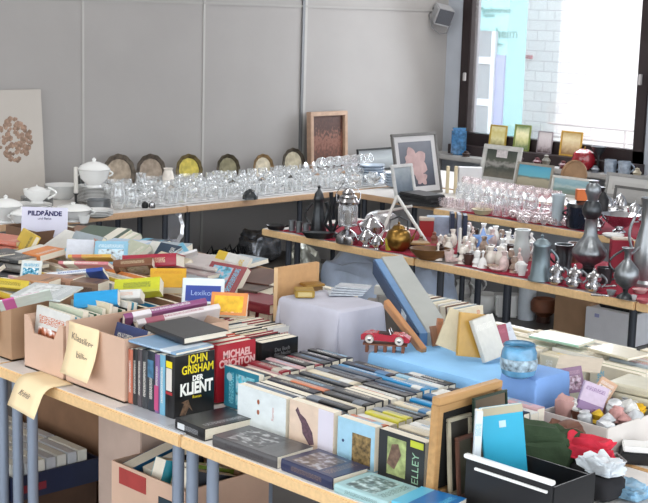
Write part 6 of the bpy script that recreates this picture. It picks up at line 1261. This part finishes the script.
B().box((0, 0, .035), (W_-.012, D_-.012, .05), bev=.004).obj('packing_paper', pack, t, smooth=False)
usedc = {}
for i, (x, y) in enumerate(spots_):
    nm, c, _w = rnd.choices(oc, [q[2] for q in oc])[0]
    if x > 3.02 and y < 1.95 and 'yellow' not in usedc: nm, c = 'yellow', '#d6b02a'
    k = usedc.get(nm, 0); usedc[nm] = k+1
    r = .017+.008*rnd.random(); kd = rnd.choice(['jar', 'bundle', 'cup', 'trinket'])
    m_ = mat('odd'+nm, c, .2 if 'plastic' in nm else .5, var=.3, scale=50, coat=.4 if 'plastic' in nm else 0)
    b = B()
    if kd == 'jar': b.lathe([(0, 0), (r, 0), (r, r*1.6), (r*.7, r*1.9), (r*.75, r*2.2), (0, r*2.3)], 14, M=Matrix.Rotation(rnd.uniform(-.9, .9), 4, 'X'))
    elif kd == 'cup': b.lathe([(0, 0), (r*.7, 0), (r, r*1.5), (r*.85, r*1.5), (r*.6, .002), (0, .002)], 14, M=Matrix.Rotation(rnd.uniform(-.7, .7), 4, 'Y'))
    elif kd == 'trinket': b.lathe([(0, 0), (r*.8, 0), (r*.5, r*.5), (r, r*1.2), (r*.4, r*1.8), (0, r*2.1)], 12, M=Matrix.Rotation(rnd.uniform(-.5, .5), 4, 'X'))
    else:
        b.ball((0, 0, r*.8), r, sub=2, sc=(1.2, 1, .8)); 
        for v in b.b.verts: v.co *= 1+.2*rnd.uniform(-1, 1)
    o = b.obj('odd_'+kd, m_); o.location = (x+.01, y, cz+.062); o.rotation_euler.z = rnd.random()*6
    tag(o, '%s %s in the white carton, %s %s piece from the blue cloth' % (nm, kd, ORD[k], nm), kd, 'odds and ends in the white carton')
lean_book('purple and white striped packet sticking out of the white carton', 592, 398, TT+.12, .07, .075, .02, covermat('#b8a6bc', '#7a5a86', 3, 1), .35, .1, False)
lean_book('mauve packet rising behind the striped one', 572, 380, TT+.13, .06, .07, .02, covermat('#83607c', '#a08090', 2, 1), -.2, -.1, False)
lean_book('orange-white picture packet beside the striped one', 604, 390, TT+.115, .05, .06, .012, covermat('#c9a080', '#d9cfc8', 2, 1), .5, -.1, False)
lump('rose_doll', 'pinkish doll-like bundle at the cloth end of the white carton', 'doll', (P(565, 405, TT+.1).x, P(565, 405, TT+.1).y, TT+.063), (.045, .045, .06), mat('doll_rose', '#b9908a', .6, var=.2), 31, sub=3)
lump('yellow_toy', 'bright yellow plastic toy at the far corner of the white carton', 'toy', (P(634, 410, TT+.08).x, P(634, 410, TT+.08).y, TT+.062), (.035, .06, .03), mat('bright_yellow_plastic', '#dcae1e', .35, var=.1), 33, sub=3, amp=.4)
# bottom corner things
p = P(598, 480, TT); t = thing('grey_basket', 'small grey slotted basket at the lower corner of the white carton', 'basket', (p.x+.02, p.y, TT+.001), (0, 0, -.6))
gb = mat('grey_basket', '#8f8f90', .5)
for k in range(9): B().box((-.04+k*.01, -.03, .025), (.004, .003, .045)).obj('slot_bar', gb, t, smooth=False)
for z in (.004, .05): B().tube([(-.045, -.03, z), (.045, -.03, z), (.045, .03, z), (-.045, .03, z)], .003, 6, True).obj('rim', gb, t)
B().box((0, 0, .004), (.09, .06, .004)).obj('bottom', gb, t, smooth=False)
p = P(636, 466, TT); t = thing('black_box', 'black flat box with a white lid slab at the edge of view', 'box', (p.x+.04, p.y+.01, TT+.001), (0, 0, FACE-.15))
B().box((0, 0, .015), (.11, .07, .03), bev=.003).obj('body', black, t, smooth=False); B().box((0, 0, .038), (.10, .065, .014), bev=.003).obj('lid', white, t, smooth=False)
p = P(628, 497, TT); lump('blue_white_packets', 'crumpled blue and white plastic packets at the bottom edge', 'packet', (p.x, p.y, TT+.001), (.08, .09, .03), mat('blue_white_plastic', '#7fa6c0', .3, var=.6, scale=22, bump=.4), 41, sub=4, amp=.4)
p = P(600, 500, TT); t = cbox('tan_packet', 'small tan packet with a black border at the bottom edge', 600, 500, TT+.001, .035, .05, .03, mat('tan_packet', '#a88e70', .6, var=.2), .1, 'packet'); B().box((0, .025, .031), (.045, .06, .003)).obj('border', black, t, smooth=False)
# ---------------------------------------------------------------- below the near table
shelf = mat('navy_crate', '#1e2540', .5, var=.1)
c = P(20, 485, .40)
t = thing('navy_tray', 'navy and red tray of pale cases under the near table', 'tray', (2.385, 3.94, .265))
for c, d in (((-.165, 0, .04), (.008, .62, .08)), ((.165, 0, .04), (.008, .62, .08)), ((0, -.306, .04), (.322, .008, .08)), ((0, .306, .04), (.322, .008, .08)), ((0, 0, .004), (.322, .604, .008))): B().box(c, d).obj('tray_wall', shelf, t, smooth=False)
B().box((-.09, -.3115, .035), (.09, .003, .025)).obj('red_label', mat('red_label', '#7c2430', .6), t, smooth=False)
for j in range(3):
    for i in range(7):
        o = B().box((0, 0, 0), (.034, .185, .105), bev=.0015).obj('disc_case', mat('case%d' % ((i+j) % 4), ['#dcdbd2', '#c9ccd0', '#e3e1d6', '#bfc1c4'][(i+j) % 4], .35, var=.06))
        o.location = (2.25+i*.041, 3.74+j*.193, .327); tag(o, 'pale case, %s from the shopper in the %s file of the navy tray' % (ORD[i], ORD[j]), 'case', 'pale cases in the navy tray')
B_ = thing('brown_crate', 'dark brown wooden crate carrying the navy tray', 'crate', (2.385, 3.94, .001))
dk = mat('dark_brown_crate', '#4a3426', .8, var=.2)
for k in range(4): B().box((-.168, 0, .035+k*.06), (.012, .6, .045)).obj('slat', dk, B_, smooth=False)
B().box((0, 0, .131), (.32, .60, .262)).obj('crate_body', dk, B_, smooth=False)
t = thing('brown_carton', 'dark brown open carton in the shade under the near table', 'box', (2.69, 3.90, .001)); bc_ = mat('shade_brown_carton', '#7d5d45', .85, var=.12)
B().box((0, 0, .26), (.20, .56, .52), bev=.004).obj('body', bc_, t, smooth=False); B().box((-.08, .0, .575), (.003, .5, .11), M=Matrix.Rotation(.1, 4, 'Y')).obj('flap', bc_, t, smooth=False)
for k in range(3):
    make_book('magazine', '%s magazine on the dark brown carton under the table' % ['dark green', 'crimson', 'black'][k], (2.71+.01*k, 3.78-.03*k, .529+.0115*k), .15, .26, .01, Xp, Ym, covermat(['#2c4034', '#8a2236', '#202024'][k], '#8a8a84', 1, k), None, tilt=rz(.2*k))
t = thing('pale_cardboard', 'tall pale cardboard sheet standing behind the table legs', 'cardboard sheet', (2.42, 3.335, .001)); B().box((0, 0, .33), (.006, .22, .66), bev=.001).obj('sheet', mat('pale_pink_card', '#bba598', .85, var=.06), t, smooth=False); B().box((.05, -.11, .3), (.10, .004, .6)).obj('folded_edge', mat('pale_pink_card', '#bba598', .85, var=.06), t, smooth=False)
bxp = P(150, 475, .45)
cb = carton('open_carton', 'open cardboard carton of books with handle hole below the thriller row', 2.30, 2.62, 2.86, 3.21, .30, .20, cardpink)
B().box((-.161, -.09, .14), (.003, .07, .026), bev=.001).obj('handle_hole', mat('dark_hole', '#2a3a44', .8), cb, smooth=False)
B().box((-.161, .07, .165), (.003, .13, .05)).obj('red_label', mat('red_label_b', '#a8403c', .7), cb, smooth=False)
st_ = thing('carton_stand', 'lower carton carrying the open carton of books', 'box', (2.46, 3.035, .001)); B().box((0, 0, .148), (.33, .36, .296), bev=.004).obj('body', card, st_, smooth=False)
for k, (c, lb) in enumerate([('#1f5e8a', 'deep blue book with white page edge in the carton under the table'), ('#24262b', 'black book with white page edge in the carton under the table'), ('#2aa5c0', 'turquoise packet in the carton under the table'), ('#7c9a3a', 'green and white book in the carton under the table'), ('#3a3f48', 'dark slate book at the rear of the carton under the table')]):
    make_book('book', lb, (2.42+.03*(k % 2), 3.155-k*.06, .30+.15), .13, .19, .05, (-.2, -.05, 1) if k < 2 else (.3, 0, .9), (1, 0, .2), covermat(c, '#dcdcd8', 0, k), None)
cb2 = carton('open_carton', 'second open cardboard carton under the table with white paper tops', 2.30, 2.66, 2.02, 2.52, .30, .17, card)
st_ = thing('carton_stand', 'lower carton carrying the second open carton', 'box', (2.48, 2.27, .001)); B().box((0, 0, .148), (.36, .5, .296), bev=.004).obj('body', card, st_, smooth=False)
for k in range(7):
    make_book('booklet', '%s white-edged booklet in the second carton under the table' % ORD[k], (2.48, 2.46-k*.065, .30+.12), .25, .17, .035, Xp, (0, .25, 1), covermat(['#c9c9c4', '#6f8290', '#d3cfc0'][k % 3], '#b0b0ae', 0, k), 'booklets in the second carton')
